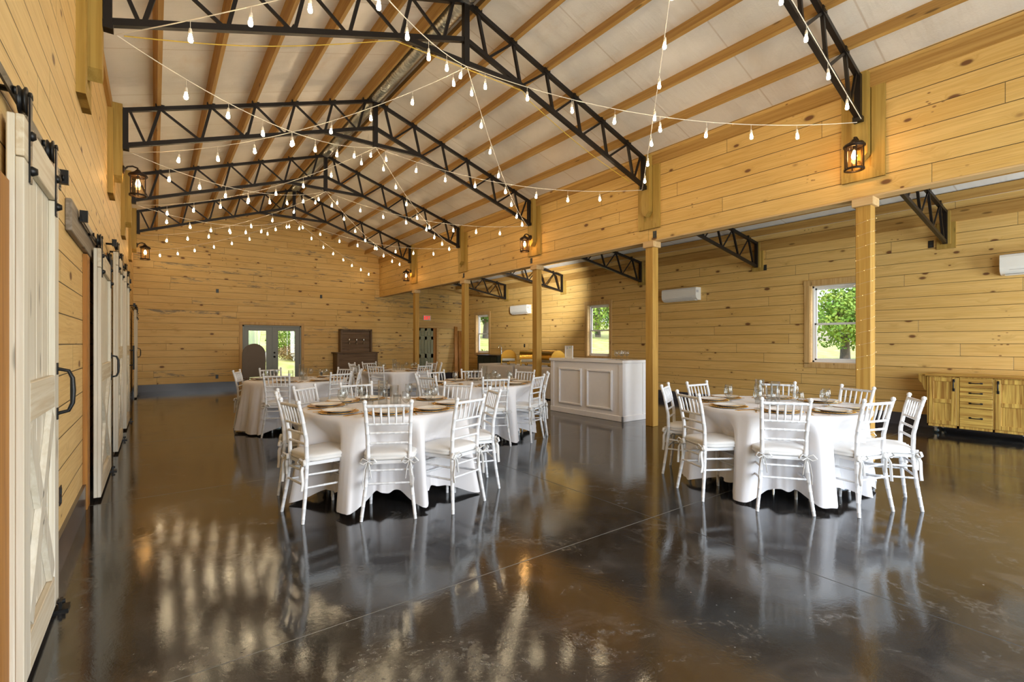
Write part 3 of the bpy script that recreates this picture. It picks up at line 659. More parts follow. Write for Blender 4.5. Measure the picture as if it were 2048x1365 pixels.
def outlet(label, loc, rz, sw=False):
    t = thing('wall_outlet', label, 'outlet', loc, rz, 'black wall plates')            # local: plate in xz, facing -y
    obj('plate', MB().bbox(-.036, .036, -.006, 0, -.058, .058, .002), M['blackplastic'], t)
    obj('socket', MB().bbox(-.017, .017, -.009, -.005, .008, .042, .001).bbox(-.017, .017, -.009, -.005, -.042, -.008, .001), M['rubber'], t)
for y, z, lb in ((TY[1] - .10, 3.13, 'at the end post of the bar'), (TY[2] + .12, 3.14, 'above the buffet post'), (TY[3] - .02, 3.145, 'near the far posts')):
    outlet('small black outlet plate on the upper wall beam, ' + lb, (XU, y, z), -pi / 2)
for x, z, lb in ((1.51, 2.93, 'high up on the left'), (4.50, 2.93, 'high up above the double door, to its right'), (1.50, .36, 'low down left of the double door'), (4.51, .33, 'low down right of the double door')):
    outlet('black outlet plate on the back wall, ' + lb, (x, WB, z), 0)
for y, z, lb in ((TY[0] + .19, 2.965, 'beside the nearest half truss'), (TY[1] - .14, 2.92, 'beside the second half truss'), (TY[2] - .16, 2.92, 'beside the middle half truss'), (12.9, 1.28, 'above the buffet dishes')):
    outlet('black wall plate on the aisle wall, ' + lb, (WR, y, z), -pi / 2)
outlet('black outlet plate low on the left wall between the first two doors', (WL, 4.05, .42), pi / 2)
outlet('black switch box high on the left wall by the end of the first door rail', (WL, 4.02, 2.36), pi / 2)
# ================================================================== CHAIRS
def ringed(mb, a, b, r, n=8, step=.075, bump=.0022):
    a = Vector(a); b = Vector(b); L = (b - a).length; k = max(1, int(L / step)); P = [a]; Rr = [r]
    for i in range(1, k + 1):
        s = (i - .5) / k
        for ds, dr in ((-.004, 0), (0, bump), (.004, 0)): P.append(a.lerp(b, s + ds / L)); Rr.append(r + dr)
    P.append(b); Rr.append(r)
    return mb.tube(P, Rr, n)
def poly_ringed(mb, pts, r, n=10):
    P = []; Rr = []
    for i in range(len(pts) - 1):
        a, b = Vector(pts[i][:3]), Vector(pts[i + 1][:3]); L = (b - a).length; k = max(1, int(L / .07)); r0 = pts[i][3]; r1 = pts[i + 1][3]
        P.append(a); Rr.append(r0)
        for j in range(k):
            s = (j + .5) / k; rr = r0 + (r1 - r0) * s
            for ds, dr in ((-.004, 0), (0, .0022), (.004, 0)): P.append(a.lerp(b, s + ds / L)); Rr.append(rr + dr)
    P.append(Vector(pts[-1][:3])); Rr.append(pts[-1][3])
    return mb.tube(P, Rr, n)
def build_chair():
    t = thing('chiavari_chair', '', 'chair', (0, 0, 0), 0, 'white chiavari chairs'); W = M['white']     # faces +y
    def bx(s, z):      # rear upright curve (x, y)
        P = [(0, .203, -.235), (.22, .177, -.205), (.44, .157, -.185), (.62, .160, -.19), (.80, .168, -.225), (.92, .175, -.258)]
        for i in range(len(P) - 1):
            if z <= P[i + 1][0]:
                f = (z - P[i][0]) / (P[i + 1][0] - P[i][0]); return (s * (P[i][1] + f * (P[i + 1][1] - P[i][1])), P[i][2] + f * (P[i + 1][2] - P[i][2]), z)
        return (s * P[-1][1], P[-1][2], z)
    for s in (-1, 1):
        mb = MB(); poly_ringed(mb, [(*bx(s, z), r) for z, r in ((0, .0125), (.22, .0155), (.44, .0165), (.62, .016), (.80, .015), (.905, .014))], 0)
        x, y, z = bx(s, .905); mb.lathe([(.014, 0), (.018, .004), (.0185, .010), (.016, .016), (.0165, .022), (.0, .030)], (x, y, z - .004), 10)
        obj('rear_leg', mb, W, t)
        mb = MB(); poly_ringed(mb, [(s * .185, .185, 0, .0125), (s * .178, .172, .22, .0155), (s * .172, .165, .43, .0165)], 0); obj('front_leg', mb, W, t)
        for z in (.26, .355):
            a = bx(s, z); obj('stretcher', ringed(MB(), a, (s * .178, .172, z - .01), .0085), W, t)
    def rail(z, r): a, b = bx(-1, z), bx(1, z); return ringed(MB(), a, b, r, step=.045, bump=.0016)
    obj('top_rail', rail(.880, .0125), W, t)
    for z in (.735, .665, .585): obj('back_rail', rail(z, .0098), W, t)
    a0, a1 = bx(-1, .735), bx(1, .88)
    for k in range(5):
        f = (k + 1) / 6; 
        p = Vector(bx(-1, .735)).lerp(Vector(bx(1, .735)), f); q = Vector(bx(-1, .88)).lerp(Vector(bx(1, .88)), f); m_ = p.lerp(q, .5)
        obj('spindle', MB().tube([p, p.lerp(q, .15), m_, p.lerp(q, .85), q], [.006, .0068, .0095, .0068, .006], 7), W, t)
    for z in (.275, .375): obj('stretcher', rail(z, .0085), W, t)
    for z in (.25, .345): obj('stretcher', ringed(MB(), (-.178, .175, z), (.178, .175, z), .0085), W, t)
    st = MB(); pl = [(-.168, -.192), (.168, -.192), (.196, .12), (.190, .175), (.165, .20), (-.165, .20), (-.190, .175), (-.196, .12)]
    st.prism(pl, .425, .450, 'z')
    obj('seat', st, W, t)
    # cushion: rounded, slightly domed pad
    cu = MB(); n = 40; rows = []
    def outline(a, k):
        ca, sa = cos(a), sin(a); e = .45; x = .212 * k * math.copysign(abs(ca) ** e, ca); y = .200 * k * math.copysign(abs(sa) ** e, sa)
        x *= .96 + .04 * (y / .2); return x, y + .008
    for k, z in ((.0, .4505), (.93, .4505), (1.0, .456), (1.02, .464), (.995, .472), (.995, .478), (1.02, .486), (1.0, .498), (.94, .506), (.6, .514), (.0, .518)):
        rows.append([(*outline(2 * pi * i / n, k), z + (.003 * sin(6 * pi * i / n) if .9 < k < 1.01 and z > .48 else 0)) for i in range(n)])
    cu.add([p for r_ in rows for p in r_], [(i * n + k, i * n + (k + 1) % n, (i + 1) * n + (k + 1) % n, (i + 1) * n + k) for i in range(len(rows) - 1) for k in range(n)], True)
    cush = obj('cushion', cu, M['cushion'], t)
    for s in (-1, 1):
        x, y, z = bx(s, .455); rb = MB()
        rb.tube([(x, y + .02, z), (x + s * .02, y, z), (x, y - .022, z), (x - s * .02, y, z), (x, y + .02, z)], .007, 6, flat=.45)
        for q, l in ((-1, .06), (1, .07)): rb.tube([(x, y - .022, z), (x + q * l * .6, y - .040, z + .024), (x + q * l, y - .044, z - .006), (x + q * l * .55, y - .038, z - .024), (x, y - .024, z - .002)], .012, 6, flat=.25)
        rb.tube([(x, y - .024, z), (x + s * .02, y - .045, z - .06), (x + s * .034, y - .043, z - .15), (x + s * .028, y - .05, z - .21)], .012, 6, flat=.25)
        rb.tube([(x, y - .024, z), (x - s * .018, y - .036, z - .05), (x - s * .03, y - .036, z - .14)], .012, 6, flat=.25)
        obj('ribbon_tie', rb, M['cushion'], cush)
    return t
TH_ = TH
def cw(l, d): return (l * cos(TH_) + d * sin(TH_), -l * sin(TH_) + d * cos(TH_))
# table: centre (l,d) in metres right of / ahead of the lens; chair backs as bearings in the same frame
TABLES = [
 ('front centre table', (-1.18, 4.62), [(-76, .97, -5), (-122, 1.04, -12), (-37, 1.06, 2), (5, 1.02, 14), (188, 1.02, 16), (157, 1.08, 10), (125, 1.02, 0), (55, 1.0, 12)]),
 ('front right table', (2.56, 4.69), [(-114, .95, 8), (-69, .95, 0), (-36, 1.06, 12), (15, 1.03, 0), (60, 1.0, 0), (117, .96, 5), (150, 1.05, 1), (200, 1.05, -8)]),
 ('table by the bar', (-.45, 7.25), [(-76, 1.0, 0), (-32, .98, 4), (3, 1.0, -4), (48, 1.0, 12), (104, .98, -5), (143, 1.0, -5), (188, .98, 0), (225, 1.0, 4)]),
 ('far left table', (-3.52, 7.90), [(-82, 1.0, 2), (-30, 1.05, -8), (12, 1.0, 0), (60, 1.0, 8), (140, 1.0, -8), (180, 1.0, 14)]),
 ('rearmost table', (-2.57, 10.7), [(-101, 1.0, 0), (-134, 1.0, 0), (172, 1.05, 5), (140, 1.05, -5), (48, 1.0, 5), (10, 1.0, 0), (-40, 1.0, -5)])]
def side_word(phi):
    w8 = ['right', 'far right', 'far', 'far left', 'left', 'near left', 'near', 'near right']
    return w8[int(((phi % 360) + 22.5) // 45) % 8]
chair0 = build_chair(); first = True
WORDS = {}
for ti, (tn, c, ch) in enumerate(TABLES):
    used = {}
    ws = []
    for phi, r, tw_ in ch:
        sw_ = side_word(phi)
        if sw_ in ws:
            alt = ['right', 'far right', 'far', 'far left', 'left', 'near left', 'near', 'near right']; i0 = alt.index(sw_)
            cand = [alt[(i0 + 1) % 8], alt[(i0 - 1) % 8]]; cand.sort(key=lambda q: min(abs(((phi - alt.index(q) * 45 + 180) % 360) - 180), 400))
            sw_ = next((q for q in cand if q not in ws), sw_ + 'most')
        ws.append(sw_)
    WORDS[tn] = ws
    for (phi, r, tw_), sw_ in zip(ch, ws):
        a = radians(phi); fl, fd = c[0] + r * cos(a), c[1] + r * sin(a)
        cxw, cyw = cw(*c); fx, fy = cw(fl, fd); dx, dy = cxw - fx, cyw - fy; q = hypot(dx, dy); a = atan2(dy, dx) + radians(tw_); dx, dy = cos(a), sin(a)
        loc = (fx + dx * .258, fy + dy * .258, 0); rz = atan2(dy, dx) - pi / 2
        lb = 'white chiavari chair with cushion on the %s side of the %s' % (sw_, tn)
        if first: o = chair0; o.location = loc; o.rotation_euler = (0, 0, rz); o['label'] = lb; first = False
        else: o = dup(chair0, loc, rz, lb)
        o['group'] = 'chairs around the ' + tn
# ================================================================== TABLES, CLOTHS, PLACE SETTINGS
def sstep(x, a, b): x = max(0, min(1, (x - a) / (b - a))); return x * x * (3 - 2 * x)
def cloth_mesh(angs, seed):
    rnd = random.Random(seed); n = 240; mb = MB(); R0 = .775; rows = []; ph = [rnd.uniform(0, 6.28) for _ in range(4)]
    def c_at(th): return max(1 - sstep(abs((th - a + pi) % (2 * pi) - pi), .16, .34) for a in angs)
    for rr in (0, .3, .6, .74, .768): rows.append([(rr, 0.) for _ in range(n)])
    zt = .765; out = []
    for k, rr in enumerate((.0, .3, .6, .755, .770)): out.append([(rr * cos(2 * pi * i / n), rr * sin(2 * pi * i / n), zt - (.003 if k == 4 else 0)) for i in range(n)])
    K = 22
    for k in range(1, K + 1):
        s = k / K; row = []
        for i in range(n):
            th = 2 * pi * i / n; c = c_at(th)
            hem = .035 + .075 * c + .015 * sin(3 * th + ph[0]) + .012 * c * sin(23 * th)
            z = zt - .006 - (zt - hem) * s
            h = (zt - z) / zt
            fold = (.010 + .06 * h) * (1 - c) * sin(9 * th + ph[1]) * .5 + .026 * h * sin(19 * th + ph[2] + 1.6 * sin(3 * th)) + .014 * h * h * sin(37 * th + ph[3]) + .006 * h * sin(61 * th + ph[0])
            r = R0 + .10 * h * (1 - c) + fold
            press = sstep(zt - z, .0, .27) * (.20 - .05 * sstep(h, .55, 1.))
            r -= c * press
            row.append((r * cos(th), r * sin(th), z))
        out.append(row)
    mb.add([p for r_ in out for p in r_], [(i * n + k, i * n + (k + 1) % n, (i + 1) * n + (k + 1) % n, (i + 1) * n + k) for i in range(len(out) - 1) for k in range(n)], True)
    return mb
def build_charger():
    t = thing('charger_plate', '', 'plate', (0, 0, 0), 0, 'gold charger plates')
    obj('disc', MB().lathe([(0, .001), (.10, .001), (.12, .003), (.158, .009), (.163, .011), (.160, .013), (.12, .008), (.10, .006), (0, .006)], n=40), M['goldrim'], t)
    be = MB()
    for k in range(48): be.lathe([(0, -.0035), (.004, 0), (0, .0035)], (.163 * cos(k * pi / 24), .163 * sin(k * pi / 24), .0125), 5)
    obj('beaded_rim', be, M['gold'], t); return t
def build_plate():
    t = thing('dinner_plate', '', 'plate', (0, 0, 0), 0, 'white dinner plates')
    obj('dish', MB().lathe([(0, .0), (.085, .0), (.09, .002), (.11, .010), (.140, .020), (.142, .0215), (.139, .023), (.11, .0145), (.096, .0085), (0, .008)], n=44), M['china'], t)
    obj('gold_rim', MB().lathe([(.1395, .0232), (.1428, .0227), (.143, .021), (.1405, .0205)], n=44), M['gold'], t); return t
def cutlery(kind):
    mb = MB()
    if kind == 'fork':
        mb.box(-.0035, .0035, -.095, .03, 0, .0025).prism([(-.011, .03), (.011, .03), (.011, .055), (-.011, .055)], 0, .002, 'z')
        for k in range(4): mb.box(-.011 + k * .0062, -.0078 + k * .0062, .055, .095, 0, .002)
        mb.prism([(-.0035, -.02), (.0035, -.02), (.011, .032), (-.011, .032)], 0, .002, 'z'); mb.prism([(-.003, -.06), (.003, -.06), (.008, -.10), (-.008, -.10)], 0, .0026, 'z')
    elif kind == 'knife':
        mb.prism([(-.006, .0), (.007, .0), (.009, .06), (.004, .10), (-.001, .115), (-.006, .10)], 0, .0015, 'z').box(-.005, .005, -.10, .005, 0, .004)
    else:
        mb.box(-.0035, .0035, -.095, .04, 0, .0025).prism([(.015 * cos(a * pi / 8), .065 + .027 * sin(a * pi / 8)) for a in range(16)], 0, .003, 'z').prism([(-.003, -.06), (.003, -.06), (.008, -.10), (-.008, -.10)], 0, .0026, 'z')
    return mb
def build_glass():
    t = thing('wine_glass', '', 'glass', (0, 0, 0), 0, 'wine glasses')
    obj('bowl', MB().lathe([(.004, .064), (.014, .068), (.030, .083), (.039, .105), (.040, .125), (.036, .150), (.0335, .168), (.0325, .168), (.035, .150), (.0388, .125), (.0378, .106), (.029, .085), (.013, .071), (.0, .069)], n=20), M['glass'], t)
    obj('stem', MB().lathe([(.004, .066), (.0034, .045), (.0036, .02), (.006, .008), (.012, .004)], n=10), M['glass'], t)
    obj('foot', MB().lathe([(.0, .005), (.012, .0045), (.030, .002), (.033, .001), (.033, .0), (0, .0)], n=20), M['glass'], t); return t
def vase(h, r, label, loc, grp='glass cylinder vases'):
    t = thing('cylinder_vase', label, 'vase', loc, 0, grp)
    obj('glass_wall', MB().lathe([(0, 0), (r, 0), (r, h), (r - .003, h), (r - .003, .014), (0, .014)], n=24), M['glass'], t)
    return t
P0 = {'ch': build_charger(), 'pl': build_plate(), 'gl': build_glass()}
P0['fork'] = tag(obj('fork', cutlery('fork'), M['gold']), '', 'fork', 'gold forks'); P0['knife'] = tag(obj('knife', cutlery('knife'), M['gold']), '', 'knife', 'gold knives'); P0['spoon'] = tag(obj('spoon', cutlery('spoon'), M['gold']), '', 'spoon', 'gold spoons')
usedp = set()
def place(key, loc, rz, label, grp):
    o = P0[key]
    if key in usedp: o = dup(o, loc, rz)
    usedp.add(key); o.location = loc; o.rotation_euler = (0, 0, rz); o['label'] = label; o['group'] = grp
    return o
VZ = {0: [(-.06, -.02, .24, .045), (.055, .01, .19, .040), (.12, -.13, .115, .038), (-.16, -.13, .06, .028)], 1: [(-.13, .07, .24, .042), (.03, .05, .22, .042), (-.09, -.09, .17, .042)],
      2: [(-.10, .02, .20, .045), (.04, .06, .25, .04), (.10, -.06, .15, .04)], 3: [(-.12, .0, .15, .04), (.06, .04, .25, .04), (.14, -.02, .19, .045)], 4: [(-.05, .03, .24, .045), (.05, -.02, .18, .04), (.15, .03, .12, .04)]}
GA = {0: [((-.32, -.37)), ((.42, -.15)), ((.17, .22)), ((-.22, .18)), (-.45, .02), (.40, .30), (-.10, .45)], 1: [(-.38, -.05), (-.24, .08), (-.15, -.22), (-.02, .30), (.17, -.13), (.42, .0), (.44, .14), (.25, .30)]}
for ti, (tn, c, ch) in enumerate(TABLES):
    cxw, cyw = cw(*c)
    t = thing('round_table', 'round folding table hidden under white linen, the ' + tn, 'table', (cxw, cyw, 0), 0, 'round banquet tables')
    obj('tabletop', MB().lathe([(0, .725), (.752, .725), (.757, .73), (.757, .745), (.752, .75), (0, .75)], n=48), M['greywood'], t)
    for k in range(4):
        a = k * pi / 2 + .4; obj('leg', MB().tube([(.42 * cos(a), .42 * sin(a), 0), (.36 * cos(a), .36 * sin(a), .73)], .013, 8), M['silver'], t)
    angs = [radians(p) - TH for p, r, tw_ in ch]
    cl = obj('tablecloth', cloth_mesh(angs, ti + 3), M['cloth'], None, (cxw, cyw, 0)); tag(cl, 'white floor length tablecloth draped over the ' + tn, 'tablecloth', 'round tablecloths')
    zt = .7655
    for k, ((phi, r, tw_), sw_) in enumerate(zip(ch, WORDS[tn])):
        a = radians(phi) - TH; ux, uy = cos(a), sin(a); vx, vy = -uy, ux            # v: to the right of a guest facing the centre is -v
        px, py = cxw + ux * .575, cyw + uy * .575; rz = atan2(-uy, -ux) - pi / 2
        wh = 'at the %s seat of the %s' % (sw_, tn)
        place('ch', (px, py, zt), rz, 'gold beaded charger plate ' + wh, 'chargers on the ' + tn)
        place('pl', (px, py, zt + .0068), rz, 'white gold rimmed plate ' + wh, 'dinner plates on the ' + tn)
        R_ = Matrix.Rotation(rz, 3, 'Z')
        for key, dx in (('fork', -.195), ('knife', .195), ('spoon', .222)):
            q = R_ @ Vector((dx, -.01, 0)); place(key, (px + q.x, py + q.y, zt), rz + random.uniform(-.06, .06), 'gold %s ' % key + wh, '%s on the %s' % ({'fork': 'forks', 'knife': 'knives', 'spoon': 'spoons'}[key], tn))
        q = R_ @ Vector((.16 + random.uniform(-.02, .02), .17 + random.uniform(-.02, .02), 0))
        gx, gy = px + q.x, py + q.y
        place('gl', (gx, gy, zt), 0, 'clear wine glass ' + wh, 'wine glasses on the ' + tn)
    sz = ['tallest', 'middle height', 'shortest', 'tiny votive']
    vs_ = sorted(VZ[ti], key=lambda v: -v[2])
    for k, (l, d_, h, r) in enumerate(vs_):
        q = cw(l * .9, d_ * .9); vase(h, r, '%s clear glass cylinder in the middle of the %s' % (sz[k], tn), (cxw + q[0], cyw + q[1], zt))
# ================================================================== BAR
t = thing('portable_bar', 'white panelled portable bar counter standing between the two posts', 'bar', (6.454, 5.514, 0))
L_, D_ = 1.869, .628
b = MB(); b.box(.012, D_ - .0, .012, L_ - .012, .03, 1.012); obj('body', b, M['whitebar'], t)
obj('countertop', MB().bbox(-.025, D_ + .03, -.025, L_ + .02, 1.012, 1.063, .005), M['whitebar'], t)
obj('corner_trim', MB().prism([(0, 0), (.085, 0), (.085, .014), (.014, .014), (.014, .085), (0, .085)], .1, 1.012, 'z'), M['whitebar'], t); obj('corner_trim', MB().box(0, .014, L_ - .085, L_, .1, 1.012), M['whitebar'], t); obj('corner_trim', MB().box(D_ - .085, D_, 0, .014, .1, 1.012), M['whitebar'], t)
obj('base_moulding', MB().bbox(-.008, .02, -.008, L_ + .008, 0, .10, .006).bbox(-.008, D_ + .008, -.008, .02, 0, .10, .006).bbox(0, D_, .02, L_, 0, .03, .002), M['whitebar'], t)
def frame_mould(a, b_, z0, z1):
    mb = MB()
    for (p, q, r, s_) in ((a, a + .045, z0, z1), (b_ - .045, b_, z0, z1), (a + .045, b_ - .045, z0, z0 + .045), (a + .045, b_ - .045, z1 - .045, z1)): mb.bbox(-.012, .012, p, q, r, s_, .008)
    for (p, q, r, s_) in ((a + .02, a + .03, z0 + .02, z1 - .02), (b_ - .03, b_ - .02, z0 + .02, z1 - .02), (a + .03, b_ - .03, z0 + .02, z0 + .03), (a + .03, b_ - .03, z1 - .03, z1 - .02)): mb.bbox(-.018, -.008, p, q, r, s_, .003)
    return mb
obj('panel_frame', frame_mould(7.145 - 5.514 - .643, 7.145 - 5.514, .175, .885), M['whitebar'], t)
obj('panel_frame', frame_mould(.235, .865, .175, .885), M['whitebar'], t)
for i, (x, y, lb) in enumerate(((6.62, 5.80, 'front left of four'), (6.74, 5.80, 'back left of four'), (6.62, 5.66, 'front right of four'), (6.74, 5.66, 'back right of four'))):
    place('gl', (x, y, 1.063), 0, 'clear wine glass on the end of the white bar, ' + lb, 'wine glasses on the bar')
t = thing('menu_sign', 'small white framed menu card standing on the white bar', 'sign', (6.60, 7.0, 1.063), -pi / 2 - .1)
obj('frame', MB().bbox(-.125, -.11, -.012, .006, 0, .25).bbox(.11, .125, -.012, .006, 0, .25).bbox(-.11, .11, -.012, .006, 0, .015).bbox(-.11, .11, -.012, .006, .235, .25), M['white'], t)
obj('backing', MB().box(-.112, .112, .0, .006, .012, .238).prism([(0.006, .0), (.10, .0), (.006, .17)], -.012, .012, 'x'), M['white'], t)
obj('card', MB().box(-.11, .11, -.003, .0, .015, .235), M['paper'], t)
obj('logo_blue', MB().lathe([(.010, 0), (.018, 0), (.018, .0008), (.010, .0008)], n=14, M=Matrix.Translation((-.055, -.003, .205)) @ Matrix.Rotation(pi / 2, 4, 'X')).box(-.07, -.04, -.0038, -.003, .178, .182), M['inkb'], t)
obj('logo_green', MB().box(-.005, .07, -.0038, -.003, .200, .206).box(.02, .045, -.0038, -.003, .210, .220), M['inkg'], t)
ln = MB()
for k in range(9):
    z = .165 - k * .016; w_ = .045 + .03 * ((k * 7) % 5) / 5; ln.box(-w_, w_, -.0036, -.003, z, z + .003)
obj('text_lines', ln, M['inkk'], t)
# ================================================================== SIDEBOARD
XS = 9.50; yA = 2.14; yB = .02
t = thing('sideboard', 'distressed yellow wooden sideboard on casters against the aisle wall', 'cabinet', (XS, yA, 0))
zb0, zt0 = .105, .862
obj('carcass', MB().bbox(.022, .56, yB - yA, 0, zb0, zt0, .004), M['rustic'], t)
obj('worktop', MB().bbox(-.02, .57, yB - yA - .03, .03, zt0, zt0 + .03, .006), M['rustic_y'], t)
ff = MB(); Y = lambda y: y - yA
for a, b_ in ((2.14, 2.125), (1.80, 1.772), (1.42, 1.40), (1.03, 1.01)): ff.box(.0, .022, Y(b_), Y(a), zb0, zt0)
ff.box(.0, .022, Y(yB), 0, zb0, zb0 + .035); ff.box(.0, .022, Y(yB), 0, zt0 - .012, zt0)
obj('face_frame', ff, M['rustic'], t)
for a, b_, hs in ((2.125, 1.80, 1), (1.40, 1.03, -1), (1.01, .64, 1), (.62, .25, -1)):
    d = MB(); y0, y1 = Y(b_) + .004, Y(a) - .004; z0, z1 = zb0 + .037, zt0 - .014
    d.bbox(-.006, .02, y0, y0 + .06, z0, z1, .003); d.bbox(-.006, .02, y1 - .06, y1, z0, z1, .003)
    for zz in (z0, (z0 + z1) / 2 - .03, z1 - .06): d.bbox(-.006, .02, y0 + .06, y1 - .06, zz, zz + .06, .003)
    dd = obj('door', d, M['rustic'], t)
    for q0, q1 in ((z0 + .06, (z0 + z1) / 2 - .03), ((z0 + z1) / 2 + .03, z1 - .06)): obj('door_panel', MB().box(.006, .016, y0 + .06, y1 - .06, q0, q1), M['rustic'], dd)
    hy = (y0 + .03) if hs == 1 else (y1 - .03)
    hd = MB().tube([(-.008, hy, z1 - .04), (-.03, hy, z1 - .06), (-.032, hy, z1 - .11), (-.03, hy, z1 - .16), (-.008, hy, z1 - .18)], [.006, .007, .009, .007, .006], 8)
    hd.bbox(-.010, -.006, hy - .014, hy + .014, z1 - .065, z1 - .02); hd.bbox(-.010, -.006, hy - .014, hy + .014, z1 - .20, z1 - .155)
    obj('handle', hd, M['blackiron'], dd)
dz = [(zt0 - .012, .715), (.708, .565), (.558, .420), (.412, .142)]
for z1, z0 in dz:
    y0, y1 = Y(1.42) + .003, Y(1.772) - .003
    dr = obj('drawer', MB().bbox(-.005, .02, y0, y1, z0, z1, .003).box(-.0055, -.005, y0 + .05, y0 + .052, z0, z1).box(-.0055, -.005, y1 - .052, y1 - .05, z0, z1), M['rustic_y'], t)
    ym = (y0 + y1) / 2; zm = (z0 + z1) / 2
    obj('handle', MB().tube([(-.006, ym - .06, zm), (-.026, ym - .05, zm), (-.028, ym, zm - .003), (-.026, ym + .05, zm), (-.006, ym + .06, zm)], [.005, .006, .006, .006, .005], 7).bbox(-.010, -.005, ym - .075, ym - .045, zm - .012, zm + .012).bbox(-.010, -.005, ym + .045, ym + .075, zm - .012, zm + .012), M['blackiron'], dr)
br = [(0, zt0), (.115, zt0), (.115, zt0 - .06), (.10, zt0 - .09), (.075, zt0 - .115), (.055, zt0 - .16), (.05, zt0 - .20), (.02, zt0 - .235), (0, zt0 - .225)]
obj('end_bracket', MB().prism(br, .04, .075, 'x'), M['rustic'], t)
obj('towel_shelf', MB().bbox(.04, .56, 0, .115, zt0, zt0 + .03, .004), M['rustic_y'], t)
def caster(p):
    m_ = MB().lathe([(0, -.014), (.036, -.014), (.038, -.008), (.038, .008), (.036, .014), (0, .014)], n=16, M=Matrix.Translation((p[0], p[1], .038)) @ Matrix.Rotation(pi / 2, 4, 'Y'))
    c_ = obj('caster', m_, M['rubber'], t)
    obj('fork', MB().box(p[0] - .022, p[0] - .017, p[1] - .014, p[1] + .014, .03, .085).box(p[0] + .017, p[0] + .022, p[1] - .014, p[1] + .014, .03, .085).box(p[0] - .03, p[0] + .03, p[1] - .03, p[1] + .03, .085, .105), M['silver'], c_)
for p in ((.07, -.09), (.48, -.09), (.07, Y(yB) + .09), (.48, Y(yB) + .09), (.07, Y(1.1)), (.48, Y(1.1))): caster(p)
# ================================================================== BUFFET
def buffet(label, y0, y1, x0, x1, seed):
    t = thing('buffet_table', 'folding buffet table under ' + label, 'table', ((x0 + x1) / 2, (y0 + y1) / 2, 0), 0, 'buffet tables')
    hx, hy = (x1 - x0) / 2 - .02, (y1 - y0) / 2 - .02
    obj('tabletop', MB().bbox(-hx, hx, -hy, hy, .735, .765, .004), M['greywood'], t)
    for sx in (-1, 1):
        for sy in (-1, 1): obj('leg', MB().tube([(sx * (hx - .1), sy * (hy - .15), 0), (sx * (hx - .1), sy * (hy - .15), .74)], .013, 8), M['silver'], t)
    rnd = random.Random(seed); mb = MB(); n = 160; hx += .02; hy += .02; per = []
    for i in range(n):
        s = i / n * (4 * (hx + hy)); 
        if s < 2 * hx: p = (-hx + s, -hy); nn = (0, -1)
        elif s < 2 * hx + 2 * hy: p = (hx, -hy + s - 2 * hx); nn = (1, 0)
        elif s < 4 * hx + 2 * hy: p = (hx - (s - 2 * hx - 2 * hy), hy); nn = (0, 1)
        else: p = (-hx, hy - (s - 4 * hx - 2 * hy)); nn = (-1, 0)
        per.append((p, nn, s))
    rows = [[(p[0] * k, p[1] * k, .77) for p, nn, s in per] for k in (0, .5, .985)]
    for k in range(0, 11):
        h = k / 10; z = .768 - .745 * h
        rows.append([(p[0] + nn[0] * (.012 + h * (.03 + .022 * sin(s * 23 + 1.5 * sin(s * 5) + seed))), p[1] + nn[1] * (.012 + h * (.03 + .022 * sin(s * 23 + 1.5 * sin(s * 5) + seed))), z) for p, nn, s in per])
    mb.add([p for r_ in rows for p in r_], [(i * n + k, i * n + (k + 1) % n, (i + 1) * n + (k + 1) % n, (i + 1) * n + k) for i in range(len(rows) - 1) for k in range(n)], True)
    o = obj('tablecloth', mb, M['cloth'], None, ((x0 + x1) / 2, (y0 + y1) / 2, 0)); tag(o, label, 'tablecloth', 'buffet tablecloths')
buffet('white cloth draped over the far buffet table by the sink', 10.32, 11.95, 7.66, 8.40, 1)
buffet('white cloth draped over the near buffet table behind the bar', 8.50, 10.20, 7.66, 8.40, 4)
